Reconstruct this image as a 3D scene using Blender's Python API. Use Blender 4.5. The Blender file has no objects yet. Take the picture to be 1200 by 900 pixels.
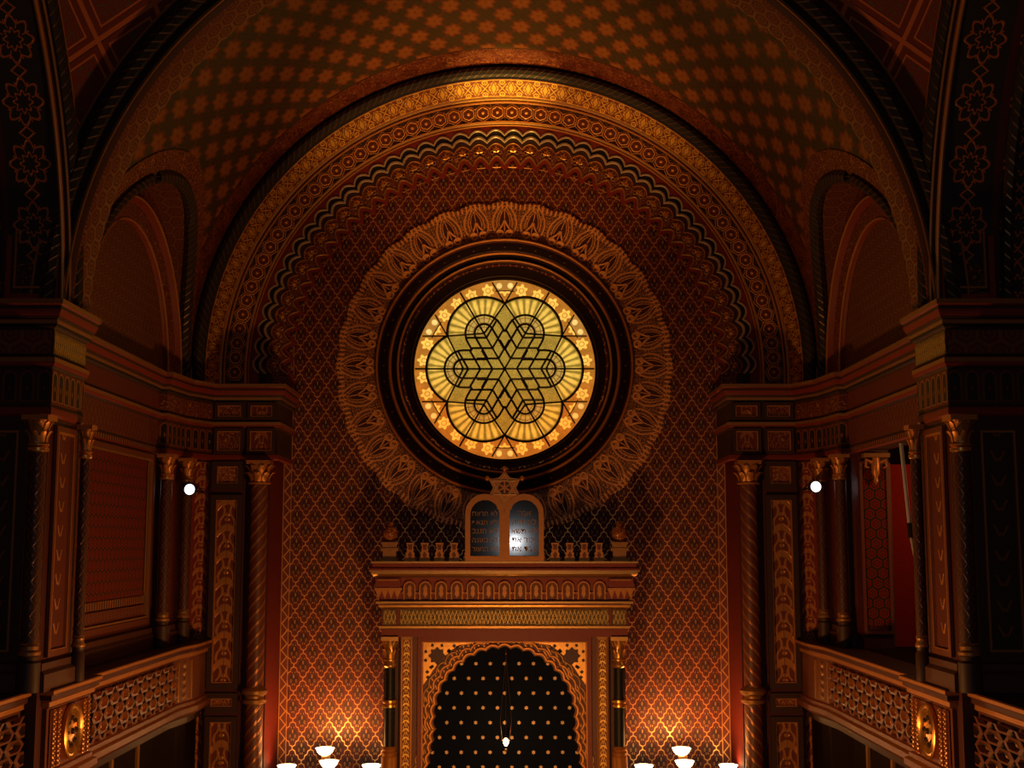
import bpy, bmesh, math
from math import sin, cos, pi, sqrt, asin, acos, atan2, radians as R
from mathutils import Vector

ZC = 6.6                     # camera height above the floor; all heights below are measured from the camera
CX = 0.11
scn = bpy.context.scene
col = scn.collection

# ------------------------------------------------------------------ materials
class X:
    def __init__(s, g, k): s.g, s.k = g, k
    def _m(s, op, *o): return s.g.m(op, s, *o)
    def __add__(s, o): return s._m('ADD', o)
    def __radd__(s, o): return s.g.m('ADD', o, s)
    def __sub__(s, o): return s._m('SUBTRACT', o)
    def __rsub__(s, o): return s.g.m('SUBTRACT', o, s)
    def __mul__(s, o): return s._m('MULTIPLY', o)
    def __rmul__(s, o): return s.g.m('MULTIPLY', o, s)
    def __truediv__(s, o): return s._m('DIVIDE', o)
    def __lt__(s, o): return s._m('LESS_THAN', o)
    def __gt__(s, o): return s._m('GREATER_THAN', o)
    def sin(s): return s._m('SINE')
    def cos(s): return s._m('COSINE')
    def frac(s): return s._m('FRACT')
    def floor(s): return s._m('FLOOR')
    def abs(s): return s._m('ABSOLUTE')
    def sqrt(s): return s._m('SQRT')
    def pingpong(s, a): return s._m('PINGPONG', a)
    def min(s, o): return s._m('MINIMUM', o)
    def max(s, o): return s._m('MAXIMUM', o)
    def pow(s, o): return s._m('POWER', o)
    def mod(s, o): return s._m('FLOORED_MODULO', o)

class G:
    def __init__(g, name):
        g.mat = bpy.data.materials.new(name); g.mat.use_nodes = True
        g.nt = g.mat.node_tree; g.nt.nodes.clear()
        uv = g.nt.nodes.new('ShaderNodeUVMap'); uv.uv_map = 'UV'
        g.uvs = uv.outputs[0]
        sp = g.nt.nodes.new('ShaderNodeSeparateXYZ'); g.nt.links.new(g.uvs, sp.inputs[0])
        g.u, g.v = X(g, sp.outputs[0]), X(g, sp.outputs[1])
    def _in(g, sock, val):
        if isinstance(val, X): g.nt.links.new(val.k, sock)
        elif isinstance(val, (int, float)):
            try: sock.default_value = val
            except TypeError: sock.default_value = (val, val, val, 1)
        elif isinstance(val, tuple): sock.default_value = val if len(val) == 4 else (*val, 1)
        else: g.nt.links.new(val, sock)
    def m(g, op, *a):
        n = g.nt.nodes.new('ShaderNodeMath'); n.operation = op
        for i, v in enumerate(a): g._in(n.inputs[i], v)
        return X(g, n.outputs[0])
    def sat(g, x): return x.max(0.0).min(1.0)
    def line(g, d, w, k=0.35):            # 1 where |d| < w, soft edge
        return g.sat((w - d.abs()) / (w * k))
    def atan2(g, a, b): return g.m('ARCTAN2', a, b)
    def mix(g, f, a, b):
        n = g.nt.nodes.new('ShaderNodeMix'); n.data_type = 'RGBA'
        g._in(n.inputs[0], f); g._in(n.inputs[6], a); g._in(n.inputs[7], b)
        return n.outputs[2]
    def noise(g, scale, detail=2.0, su=1.0, sv=1.0):
        c = g.nt.nodes.new('ShaderNodeCombineXYZ')
        g._in(c.inputs[0], g.u * su); g._in(c.inputs[1], g.v * sv)
        n = g.nt.nodes.new('ShaderNodeTexNoise'); n.inputs['Scale'].default_value = scale; n.inputs['Detail'].default_value = detail
        g.nt.links.new(c.outputs[0], n.inputs['Vector'])
        return X(g, n.outputs[0])
    def out(g, color, rough=0.6, metal=0.0, bump=None, bd=0.01, emit=None, es=0.0, spec=0.5, coat=0.0):
        b = g.nt.nodes.new('ShaderNodeBsdfPrincipled'); o = g.nt.nodes.new('ShaderNodeOutputMaterial')
        g._in(b.inputs['Base Color'], color); g._in(b.inputs['Roughness'], rough); g._in(b.inputs['Metallic'], metal)
        b.inputs['Specular IOR Level'].default_value = spec
        b.inputs['Coat Weight'].default_value = coat
        if emit is not None:
            g._in(b.inputs['Emission Color'], emit); g._in(b.inputs['Emission Strength'], es)
        if bump is not None:
            bn = g.nt.nodes.new('ShaderNodeBump'); bn.inputs['Strength'].default_value = 0.8; bn.inputs['Distance'].default_value = bd
            g._in(bn.inputs['Height'], bump); g.nt.links.new(bn.outputs[0], b.inputs['Normal'])
        g.nt.links.new(b.outputs[0], o.inputs[0])
        return g.mat

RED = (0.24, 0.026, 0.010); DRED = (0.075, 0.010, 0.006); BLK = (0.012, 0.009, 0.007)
GOLD = (0.88, 0.46, 0.12); DGOLD = (0.42, 0.20, 0.06); GRN = (0.035, 0.042, 0.016); BRN = (0.17, 0.042, 0.015)

def gilt(g, bg, mask, fg=GOLD, rough=0.55, bd=0.008, metal=0.75, bg_rough=None):
    """painted ground BG with gilded relief where MASK is 1"""
    return g.out(g.mix(mask, bg, fg), g.m('ADD', g.m('MULTIPLY', mask, 0.36 - rough), rough), mask * metal, mask, bd)

M = {}
def _tab():
    g = G('tablet_black'); M['tablet_black'] = g.out((0.008, 0.009, 0.011), 0.085, 0.0, spec=0.6)
_tab()
def plain(name, c, rough=0.6, metal=0.0, nz=0.25, scale=14.0, **k):
    g = G(name); n = g.noise(scale, 3.0)
    dark = tuple(x * (1 - nz) for x in c)
    M[name] = g.out(g.mix(n, dark, c), rough, metal, n, 0.002, **k)
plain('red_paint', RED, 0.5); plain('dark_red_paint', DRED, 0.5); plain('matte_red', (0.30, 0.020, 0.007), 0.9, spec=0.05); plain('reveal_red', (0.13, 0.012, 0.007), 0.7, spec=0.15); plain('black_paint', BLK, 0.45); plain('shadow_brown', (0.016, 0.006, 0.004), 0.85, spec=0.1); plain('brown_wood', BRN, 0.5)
plain('gold_leaf', GOLD, 0.34, 0.85); plain('dull_gold', DGOLD, 0.45, 0.55); plain('deep_brown', (0.05, 0.016, 0.008), 0.55)
plain('pale_gilt', (0.62, 0.45, 0.28), 0.4, 0.4); plain('green_paint', GRN, 0.6)
plain('black_marble', (0.010, 0.010, 0.011), 0.5, 0.0, spec=0.3); plain('floor_wood', (0.07, 0.025, 0.012), 0.5)
plain('white_metal', (0.75, 0.75, 0.72), 0.4, 0.2); plain('plinth_stone', (0.09, 0.028, 0.014), 0.6)
plain('scroll_gilt', (0.95, 0.43, 0.12), 0.45, 0.2); plain('honey_gilt', (0.62, 0.25, 0.055), 0.42, 0.45)

def m_diaper():
    g = G('diaper_wall')
    p, q = g.u / 0.2625, g.v / 0.385
    s0, t0 = p + q, p - q
    s = s0 + 0.034 * (t0 * (6 * pi)).sin(); t = t0 + 0.034 * (s0 * (6 * pi)).sin()
    ls, lt = s.frac() - 0.5, t.frac() - 0.5
    ds, dt = 0.5 - ls.abs(), 0.5 - lt.abs()
    lines = g.line(ds, 0.040).max(g.line(dt, 0.040))
    a, b = s0.frac() - 0.5, t0.frac() - 0.5
    px, py = (a + b) * 0.5, (a - b) * 0.5
    def ell(cx, cy, rx, ry, ax=False):
        x = ((px.abs() if ax else px) - cx) / rx; y = (py - cy) / ry
        return x * x + y * y
    mot = g.line(ell(0, 0.10, 0.045, 0.085), 1.0).max(g.line(ell(0.135, -0.07, 0.05, 0.065, True) - 0.6, 0.4)).max(g.line(ell(0.05, -0.2, 0.03, 0.05, True), 1.0)).max(g.line(ell(0.07, 0.24, 0.025, 0.04, True), 1.0))
    ground = g.mix(g.line(ds.min(dt) - 0.5, 0.36), (0.135, 0.013, 0.006), (0.045, 0.007, 0.005))
    fac = lines.max(mot * 0.55)
    border = (g.u.abs() > 3.105); bu = g.u.abs() - 3.165
    zz = g.line(bu * 1.4 + ((g.v / 0.19).pingpong(0.5) - 0.25) * 0.22, 0.018).max(g.line(bu.abs() - 0.055, 0.007))
    mask = fac * (1 - border) + zz * border
    c = g.mix(border, ground, (0.16, 0.025, 0.01))
    M['diaper_wall'] = gilt(g, c, mask, (0.92, 0.48, 0.15), 0.55, 0.006)
m_diaper()

def m_filigree(name, bg, fg, scale, k, w, metal=0.6, su=1.0, sv=1.0, edge=None):
    g = G(name)
    n = g.noise(scale, 1.0, su, sv)
    f = g.line((n * k).frac() - 0.5, w)
    M[name] = gilt(g, bg, f, fg, 0.55, 0.004, metal)
m_filigree('filigree_red', (0.13, 0.022, 0.01), (0.55, 0.24, 0.07), 7.0, 9.0, 0.14)
m_filigree('filigree_gold', (0.20, 0.035, 0.012), GOLD, 18.0, 6.0, 0.16)
m_filigree('filigree_dark', (0.03, 0.012, 0.007), (0.35, 0.15, 0.05), 8.0, 8.0, 0.12)

def m_lace():
    # carved rosette: u runs with the angle (one unit per turn), v is the radius in metres
    g = G('lace_gilt')
    a = (g.u * 32 + 0.5).frac() - 0.5; r = g.v
    x = a.abs() * 0.40 * (r / 2.05)          # half petal, metres
    y = r - 2.16
    d2 = x / 0.175 + (y * y) / 0.10
    pet = g.line(d2 - 1.0, 0.10).max(g.line(d2 - 0.66, 0.06)).max(g.line(d2 - 0.45, 0.04))
    n = g.noise(24.0, 0.5, 13.0, 1.0); sw = g.line((n * 7.0).frac() - 0.5, 0.18)
    dots = g.line((((g.u * 288).frac() - 0.5) * ((g.u * 288).frac() - 0.5) + ((r / 0.045).frac() - 0.5) * ((r / 0.045).frac() - 0.5)).sqrt(), 0.26)
    heart = (d2 < 0.42)
    outer = (r > 2.37)
    mask = (pet * 0.8).max(sw * 0.95 * (1 - heart)).max(dots * (d2 > 1.05) * 0.6).max(g.line(x, 0.008) * heart)
    mask = mask.max(g.line((g.u * 224).frac() - 0.5, 0.26) * outer)
    M['lace_gilt'] = gilt(g, (0.065, 0.013, 0.007), mask, (0.98, 0.42, 0.12), 0.55, 0.012, 0.25)
m_lace()

def m_vault():
    g = G('vault_stars')
    # u = distance along the vault (Y), v = arc length across it, 0 at the crown
    p, q = g.v / 0.455, g.u / 0.78
    s, t = p + q, p - q
    a, b = s.frac() - 0.5, t.frac() - 0.5
    d = (a * a + b * b).sqrt(); ang = g.atan2(a, b)
    star = d - 0.33 - 0.07 * (ang * 8).cos()
    flower = d - 0.22 - 0.05 * (ang * 6).cos()
    red = g.line(star.max(0.0), 0.12, 1.0)
    fl = g.line(flower.max(0.0), 0.14, 1.0)
    dot = (d < 0.05)
    net = g.line(0.5 - a.abs(), 0.035).max(g.line(0.5 - b.abs(), 0.035))
    c = g.mix(red, (0.036, 0.036, 0.014), (0.17, 0.030, 0.010))
    c = g.mix(fl, c, (0.36, 0.13, 0.024))
    c = g.mix(dot * 1.0, c, (0.25, 0.04, 0.01))
    c = g.mix(net * 0.6, c, (0.10, 0.03, 0.01))
    # border bands
    bk = g.u > 17.12
    n = g.noise(6.0, 1.0); sw = g.line((n * 8).frac() - 0.5, 0.17)
    cb = g.mix(sw, (0.11, 0.016, 0.008), (0.30, 0.10, 0.022))
    edge = g.line(g.u - 17.14, 0.02).max(g.line(g.u - 12.75, 0.025)).max(g.line(g.u - 12.9, 0.012))
    fr = g.u < 12.75
    c = g.mix(bk.max(fr), c, cb)
    c = g.mix(edge, c, (0.05, 0.015, 0.008))
    M['vault_stars'] = g.out(c, 0.42, fl * 0.3 + 0.05, fl, 0.006)
m_vault()

def m_hexnet(name, bg, fg, s, w=0.045, metal=0.3, matte=False):
    g = G(name)
    def hexd(ou, ov):
        x = ((g.u / s + ou).frac() - 0.5); y = (((g.v / (s * 1.7320508)) + ov).frac() - 0.5) * 1.7320508
        ax, ay = x.abs(), y.abs()
        return ax.max(ax * 0.5 + ay * 0.8660254)
    d = hexd(0.0, 0.0).min(hexd(0.5, 0.5))
    star = g.line(d - 0.46, w).max(g.line(d - 0.24, w * 0.8)).max((d < 0.07))
    M[name] = g.out(g.mix(star, bg, fg), 0.85, 0.0, spec=0.08) if matte else gilt(g, bg, star, fg, 0.6, 0.005, metal)
m_hexnet('hexnet_red', (0.11, 0.018, 0.009), (0.22, 0.080, 0.022), 0.21, 0.05, 0.2)
m_hexnet('small_rug', (0.15, 0.018, 0.009), (0.20, 0.11, 0.03), 0.15, 0.07, 0.1)
m_hexnet('tiny_rug', (0.21, 0.017, 0.010), (0.035, 0.028, 0.012), 0.14, 0.06, 0.1, True)

def m_starpanel():
    g = G('star_panel')
    p, q = g.u / 0.48 + 0.5, g.v / 0.56
    a, b = p.frac() - 0.5, q.frac() - 0.5
    d = (a * a + b * b).sqrt(); an = g.atan2(a, b)
    ring = g.line(d - 0.33 - 0.05 * (an * 8).cos(), 0.03).max(g.line(d - 0.15 - 0.03 * (an * 8).cos(), 0.025))
    rays = g.line((an * (8 / (2 * pi))).frac() - 0.5, 0.06) * (d > 0.18) * (d < 0.34)
    cross = g.line(a.abs() + (b.abs() - 0.5).abs() * 1.4 - 0.14, 0.03)
    M['star_panel'] = gilt(g, (0.018, 0.014, 0.012), ring.max(rays).max(cross), (0.50, 0.14, 0.045), 0.6, 0.005, 0.25)
m_starpanel()

def m_strap():
    g = G('strapwork')
    p, q = g.u / 0.85, g.v / 0.85
    s, t = (p + q), (p - q)
    a, b = s.frac() - 0.5, t.frac() - 0.5
    net = g.line(0.5 - a.abs(), 0.045).max(g.line(0.5 - b.abs(), 0.045))
    inner = g.line(a.abs().max(b.abs()) - 0.36, 0.02)
    n = g.noise(6.0, 1.0); sw = g.line((n * 9).frac() - 0.5, 0.13) * (a.abs().max(b.abs()) < 0.34)
    c = g.mix(sw, (0.17, 0.02, 0.01), (0.10, 0.07, 0.03))
    M['strapwork'] = gilt(g, c, net.max(inner), (0.60, 0.17, 0.05), 0.6, 0.012, 0.1)
m_strap()

def m_leaf(name, bg, fg, w, per, metal=0.6):
    # upward leaf scales: v along, u centred on 0 with half width w
    g = G(name)
    x = g.u / w; y = (g.v / per)
    yy = y.frac() - 0.5; ax = x.abs()
    leaf1 = g.line((yy + ax * ax * 0.45 - 0.12), 0.16) * (ax < 0.8)
    leaf2 = g.line((ax - 0.42 - (yy * 6.0).sin() * 0.2), 0.12)
    dot = g.line((x * x * 1.6 + (yy - 0.42) * (yy - 0.42) * 14).sqrt(), 0.33)
    dot2 = g.line((x * x * 1.6 + (yy + 0.40) * (yy + 0.40) * 14).sqrt(), 0.33)
    vein = g.line(x, 0.05)
    mask = leaf1.max(leaf2 * 0.8).max(dot).max(dot2) * (1 - vein * 0.6)
    M[name] = gilt(g, bg, mask, fg, 0.55, 0.008, metal)
m_leaf('leaf_panel', (0.15, 0.026, 0.012), (0.66, 0.28, 0.075), 0.17, 0.36)
m_leaf('leaf_strip', (0.13, 0.018, 0.009), (0.42, 0.16, 0.045), 0.11, 0.27, 0.4)
m_leaf('leaf_strip_red', (0.24, 0.028, 0.012), (0.62, 0.22, 0.06), 0.12, 0.25, 0.2)
m_leaf('leaf_strip_dark', (0.035, 0.012, 0.008), (0.22, 0.08, 0.03), 0.13, 0.34, 0.3)
m_leaf('vine_gold', (0.26, 0.06, 0.014), (0.95, 0.58, 0.13), 0.055, 0.11, 0.8)

def m_sprig(name, bg, fg):
    g = G(name)
    y = (g.v / 0.22).frac() - 0.5; x = g.u / 0.22
    va = g.line(x.abs() - 0.16 - y * 0.5, 0.07) * (y > -0.2) * (y < 0.25)
    dot = g.line((x * x + (y + 0.1) * (y + 0.1)).sqrt(), 0.07)
    M[name] = gilt(g, bg, va.max(dot), fg, 0.55, 0.005, 0.5)
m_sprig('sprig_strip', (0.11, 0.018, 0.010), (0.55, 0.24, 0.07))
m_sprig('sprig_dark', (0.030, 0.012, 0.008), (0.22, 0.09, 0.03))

def m_rope(name, bg, fg, per=0.16, sl=0.9, w=0.14, metal=0.5):
    g = G(name)
    f = g.line(((g.u + g.v * sl) / per).frac() - 0.5, w)
    M[name] = gilt(g, bg, f, fg, 0.75 if bg[0] < .02 else 0.5, 0.01, metal)
m_rope('rope_dark', (0.016, 0.011, 0.008), (0.13, 0.065, 0.022), 0.11)
m_rope('rope_spiral', (0.12, 0.026, 0.013), (0.34, 0.13, 0.04), 0.16, 1.0, 0.2)
m_rope('dentil', (0.06, 0.014, 0.008), (0.48, 0.20, 0.06), 0.085, 0.0, 0.26)
m_rope('chequer_gold', (0.10, 0.02, 0.01), (0.5, 0.24, 0.07), 0.07, 0.5, 0.2)

def m_lozenge(name, bg, fg, s, metal=0.4):
    g = G(name)
    p, q = g.u / s, g.v / (s * 1.5)
    a, b = ((p + q).frac() - 0.5).abs(), ((p - q).frac() - 0.5).abs()
    mask = g.line(0.5 - a, 0.07).max(g.line(0.5 - b, 0.07)).max(a.max(b) < 0.1)
    M[name] = gilt(g, bg, mask, fg, 0.55, 0.004, metal)
m_lozenge('shaft_lozenge', (0.05, 0.012, 0.007), (0.19, 0.065, 0.024), 0.1)
m_lozenge('wall_lozenge', (0.11, 0.015, 0.008), (0.30, 0.11, 0.03), 0.13)

def m_leafband():
    # gilded leaf band of the great arch: u = arc length, v = across, 0..0.36
    g = G('leaf_band')
    x = ((g.u / 0.255).frac() - 0.5) * 0.255; y = g.v - 0.18
    lz = g.line(x.abs() + y.abs() * 0.50 + (y * 95.0).cos() * 0.010, 0.092)
    x2 = ((g.u / 0.255 + 0.5).frac() - 0.5) * 0.255
    d = (x2 * x2 + (y.abs() - 0.115) * (y.abs() - 0.115)).sqrt()
    curl = g.line(d - 0.036, 0.013).max(d < 0.012)
    bud = g.line((x2.abs() - y.abs() * 0.7), 0.014) * (y.abs() < 0.09)
    vein = g.line(x.abs() - 0.045 + y.abs() * 0.36, 0.007)
    mask = (lz * (1 - vein)).max(curl).max(bud).max(g.line(y.abs() - 0.16, 0.008))
    M['leaf_band'] = gilt(g, (0.17, 0.04, 0.014), mask, (0.95, 0.55, 0.10), 0.5, 0.012, 0.4)
m_leafband()

def m_shimmer_frieze():
    g = G('frieze_gold')
    x = ((g.u / 0.105).frac() - 0.5).abs(); y = g.v / 0.2
    zz = g.line((y.frac() - 0.5) + (x - 0.25) * 1.6, 0.09).max(g.line((y.frac() - 0.5) - (x - 0.25) * 1.6, 0.09))
    n = g.noise(30.0, 1.0); sw = g.line((n * 6).frac() - 0.5, 0.16)
    M['frieze_gold'] = gilt(g, (0.09, 0.06, 0.014), zz.max(sw * 0.8), (0.72, 0.46, 0.12), 0.5, 0.004, 0.6)
m_shimmer_frieze()

GLASS_C = (0.0, 2.60); GLASS_R = 1.345
def m_glass():
    g = G('stained_glass')
    x = g.u / GLASS_R; y = g.v / GLASS_R
    r = (x * x + y * y).sqrt(); th = g.atan2(y, x)
    tf = ((th / (pi / 3) + 0.5).frac() - 0.5) * (pi / 3)       # folded to one petal
    fx, fy = r * tf.cos(), r * tf.sin()
    dx = fx - 0.461; dp = (dx * dx + fy * fy).sqrt(); pa = g.atan2(fy, dx)
    n = g.noise(9.0, 3.0); n2 = g.noise(60.0, 2.0)
    # outer ring with star roundels
    ra = (th * (30 / (2 * pi))).frac() - 0.5; rr = (r - 0.905) * 4.6
    rd = (ra * ra + rr * rr).sqrt()
    ros = g.line(rd - 0.22 - 0.06 * (g.atan2(ra, rr) * 6).cos(), 0.14)
    ringc = g.mix(n2, (0.22, 0.075, 0.010), (0.50, 0.20, 0.025))
    ringc = g.mix(g.line((rd - 0.22 - 0.06 * (g.atan2(ra, rr) * 6).cos()).max(0.0), 0.10), ringc, (0.90, 0.50, 0.09))
    ringc = g.mix(g.line(rd - 0.13, 0.03), ringc, (0.45, 0.20, 0.03))
    # fan of the petal
    fan = ((pa * 14.0 / pi).frac() - 0.5).abs() * 2.0
    tip = g.sat((dp - 0.21) / 0.20)
    fanc = g.mix(g.sat(fan * 2.0 - 0.2 - (tip - 0.5).abs() * 0.9), (0.15, 0.10, 0.012), (0.78, 0.50, 0.09))
    fanc = g.mix(g.sat((tip - 0.8) * 6) * g.sat(fan * 2 - 0.6), fanc, (0.16, 0.11, 0.014))
    fanc = g.mix(n2 * 0.5, fanc, (0.45, 0.30, 0.05))
    # heart of the rose
    tri = g.line((pa * 9.0 / pi).frac() - 0.5, 0.12).max(g.line((dp * 20).frac() - 0.5, 0.1))
    small = g.mix(tri, (0.40, 0.27, 0.06), (0.16, 0.08, 0.016))
    cen = g.mix(n2 * n2 * 1.6, (0.13, 0.080, 0.010), (0.50, 0.34, 0.055))
    front = dx > (fy.abs() * 0.486)
    c = g.mix((dp < 0.412) * front, g.mix(r < 0.72, ringc, cen), fanc)
    c = g.mix((dp < 0.412) * (1 - front), c, cen)
    c = g.mix((dp < 0.21) * front, c, small)
    # rim lights beyond the cusps
    ta = ((th / (pi / 3)).frac() - 0.5).abs()
    rim = (r > 0.885) * (ta < 0.125)
    hx = ((th * (48 / (2 * pi))).frac() - 0.5); hy = (r - 0.945) * 7.6
    hexs = g.line((hx * hx + hy * hy).sqrt(), 0.30)
    c = g.mix(rim, c, g.mix(hexs, (0.34, 0.16, 0.03), (0.85, 0.58, 0.20)))
    low = g.sat((-0.15 - y + n * 0.3) * 2.0)
    # amber panes in the lower half, greener ones above
    tintn = g.nt.nodes.new('ShaderNodeMix'); tintn.data_type = 'RGBA'; tintn.blend_type = 'MULTIPLY'
    g._in(tintn.inputs[0], 1.0); g._in(tintn.inputs[6], c); g._in(tintn.inputs[7], g.mix(low, (1.03, 0.94, 0.80), (1.15, 0.72, 0.40)))
    mot = n * 0.9 + 0.55
    M['stained_glass'] = g.out((0.03, 0.02, 0.01), 0.2, 0.0, None, emit=tintn.outputs[2], es=mot * 1.2)
m_glass()

def m_emit(name, c, s):
    g = G(name); M[name] = g.out(c, 0.5, emit=c, es=s)
m_emit('lit_glass_bowl', (1.0, 0.80, 0.50), 5.0)
m_emit('lamp_flame', (1.0, 0.72, 0.36), 14.0)
m_emit('spot_lens', (0.92, 0.96, 1.0), 2.2)

# ------------------------------------------------------------------ mesh builder
ORI = {}
class MB:
    def __init__(s, sx=1):
        s.sx = sx; s.v = []; s.f = []; s.uv = []; s.mi = []; s.sm = []
    def add(s, pts): b = len(s.v); s.v += [(p[0] * s.sx, p[1], p[2]) for p in pts]; return b
    def face(s, idx, uv=None, mi=0, smooth=False): s.f.append(tuple(idx)); s.uv.append(uv); s.mi.append(mi); s.sm.append(smooth)
    def poly(s, pts, mi=0, uv=None):
        b = s.add(pts); s.face(range(b, b + len(pts)), uv, mi)
    def grid(s, rows, uvs=None, mi=0, smooth=True, close=False, mis=None):
        n = len(rows[0]); b = s.add([p for r in rows for p in r])
        for i in range(len(rows) - 1):
            for j in range(n if close else n - 1):
                k = (j + 1) % n
                q = [b + i * n + j, b + i * n + k, b + (i + 1) * n + k, b + (i + 1) * n + j]
                u = [uvs[i][j], uvs[i][j + 1], uvs[i + 1][j + 1], uvs[i + 1][j]] if uvs else None
                s.face(q, u, mis[j] if mis else mi, smooth)
    def box(s, x0, x1, y0, y1, z0, z1, mi=0):
        b = s.add([(x0, y0, z0), (x1, y0, z0), (x1, y1, z0), (x0, y1, z0), (x0, y0, z1), (x1, y0, z1), (x1, y1, z1), (x0, y1, z1)])
        for q in ((0, 1, 5, 4), (1, 2, 6, 5), (2, 3, 7, 6), (3, 0, 4, 7), (4, 5, 6, 7), (3, 2, 1, 0)): s.face([b + i for i in q], None, mi)
    def prism(s, poly, y0, y1, mi=0, side=None):       # polygon in x,z ; extruded y0..y1
        n = len(poly); side = mi if side is None else side
        a = s.add([(x, y0, z) for x, z in poly]); b = s.add([(x, y1, z) for x, z in poly])
        s.face(range(a, a + n), None, mi); s.face(range(b + n - 1, b - 1, -1), None, mi)
        for i in range(n): s.face([a + i, a + (i + 1) % n, b + (i + 1) % n, b + i], None, side)
    def bevel(s, poly, y0, y1, inset, mi=0, side=None): # as prism, but the front y0 is a shrunken copy of the outline
        n = len(poly); side = mi if side is None else side
        cx = sum(p[0] for p in poly) / n; cz = sum(p[1] for p in poly) / n
        a = s.add([(cx + (x - cx) * inset, y0, cz + (z - cz) * inset) for x, z in poly]); b = s.add([(x, y1, z) for x, z in poly])
        s.face(range(a, a + n), None, mi)
        for i in range(n): s.face([a + i, a + (i + 1) % n, b + (i + 1) % n, b + i], None, side)
    def ring(s, c, prof, a0=0, a1=360, n=96, mis=None, vs=None, axis='y', turn=False):
        # prof: (radius, y); sweeps round c=(x,z) (axis y), angles in degrees
        cx, cz = c; full = abs(a1 - a0 - 360) < 1e-6
        L = [0.0]
        for i in range(len(prof) - 1): L.append(L[-1] + math.dist(prof[i], prof[i + 1]))
        rr = max(p[0] for p in prof); rows, uvs = [], []
        for k in range(n + 1):
            a = R(a0 + (a1 - a0) * k / n)
            rows.append([(cx + r * cos(a), y, cz + r * sin(a)) for r, y in prof])
            uu = (k / n) if turn else a * rr
            uvs.append([(uu, (vs[j] if vs else L[j])) for j in range(len(prof))])
        s.grid(rows, uvs, mis=mis, mi=0)
    def lathe(s, c, prof, n=20, mi=0, mis=None):        # vertical axis, prof (r, z)
        cx, cy = c; rows, uvs = [], []
        L = [0.0]
        for i in range(len(prof) - 1): L.append(L[-1] + math.dist(prof[i], prof[i + 1]))
        rr = max(p[0] for p in prof)
        for k in range(n + 1):
            a = 2 * pi * k / n
            rows.append([(cx + r * cos(a), cy + r * sin(a), z) for r, z in prof]); uvs.append([(a * rr, L[j]) for j in range(len(prof))])
        s.grid(rows, uvs, mi=mi, mis=mis)
    def run(s, path, prof, mis=None, mi=0, caps=True, seg_mi=None):
        # path: plan polyline (x, y); prof: (out, z), out = to the side of the camera / axis (left of the walking direction)
        n = len(path); nr = []
        for i in range(n - 1):
            dx, dy = path[i + 1][0] - path[i][0], path[i + 1][1] - path[i][1]; l = math.hypot(dx, dy); nr.append((-dy / l, dx / l))
        off = []
        for i in range(n):
            if i == 0: off.append(nr[0])
            elif i == n - 1: off.append(nr[-1])
            else:
                a, b = nr[i - 1], nr[i]; d = 1 + a[0] * b[0] + a[1] * b[1]; off.append(((a[0] + b[0]) / max(d, .3), (a[1] + b[1]) / max(d, .3)))
        L = [0.0]
        for i in range(n - 1): L.append(L[-1] + math.dist(path[i], path[i + 1]))
        Q = [0.0]
        for i in range(len(prof) - 1): Q.append(Q[-1] + math.dist(prof[i], prof[i + 1]))
        for i in range(n - 1):
            rows = [[(path[j][0] + off[j][0] * o, path[j][1] + off[j][1] * o, z) for o, z in prof] for j in (i, i + 1)]
            uvs = [[(L[j], q) for q in Q] for j in (i, i + 1)]
            s.grid(rows, uvs, mi=(seg_mi[i] if seg_mi else mi), mis=mis, smooth=False)
        if caps:
            for j in (0, n - 1): s.poly([(path[j][0] + off[j][0] * o, path[j][1] + off[j][1] * o, z) for o, z in prof], mi if mis is None else mis[0])
    def tube(s, pts, r, n=6, mi=0, close=False):
        P = [Vector(p) for p in pts]; m = len(P); rows = []; uvs = []; L = 0
        for i in range(m):
            a = P[(i - 1) % m] if (close or i > 0) else P[i]; b = P[(i + 1) % m] if (close or i < m - 1) else P[i]
            t = (b - a).normalized(); ref = Vector((0, 1, 0)) if abs(t.y) < .9 else Vector((0, 0, 1))
            u = t.cross(ref).normalized(); w = t.cross(u)
            rr = r[i] if isinstance(r, (list, tuple)) else r
            rows.append([tuple(P[i] + (u * cos(2 * pi * k / n) + w * sin(2 * pi * k / n)) * rr) for k in range(n)])
            if i: L += (P[i] - P[i - 1]).length
            uvs.append([(L, k / n * 2 * pi * rr) for k in range(n + 1)])
        if close: rows.append(rows[0]); uvs.append([(L + (P[0] - P[-1]).length, q[1]) for q in uvs[0]])
        s.grid(rows, uvs, mi=mi, close=True)
        if not close:
            b = s.add(rows[0]); s.face(range(b, b + n), None, mi); b = s.add(rows[-1]); s.face(range(b, b + n), None, mi)
    def ball(s, c, r, n=10, mi=0, sz=1.0):
        s.lathe((c[0], c[1]), [(max(r * sin(pi * k / n), 1e-4), c[2] - r * sz * cos(pi * k / n)) for k in range(n + 1)], n + 2, mi)
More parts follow.
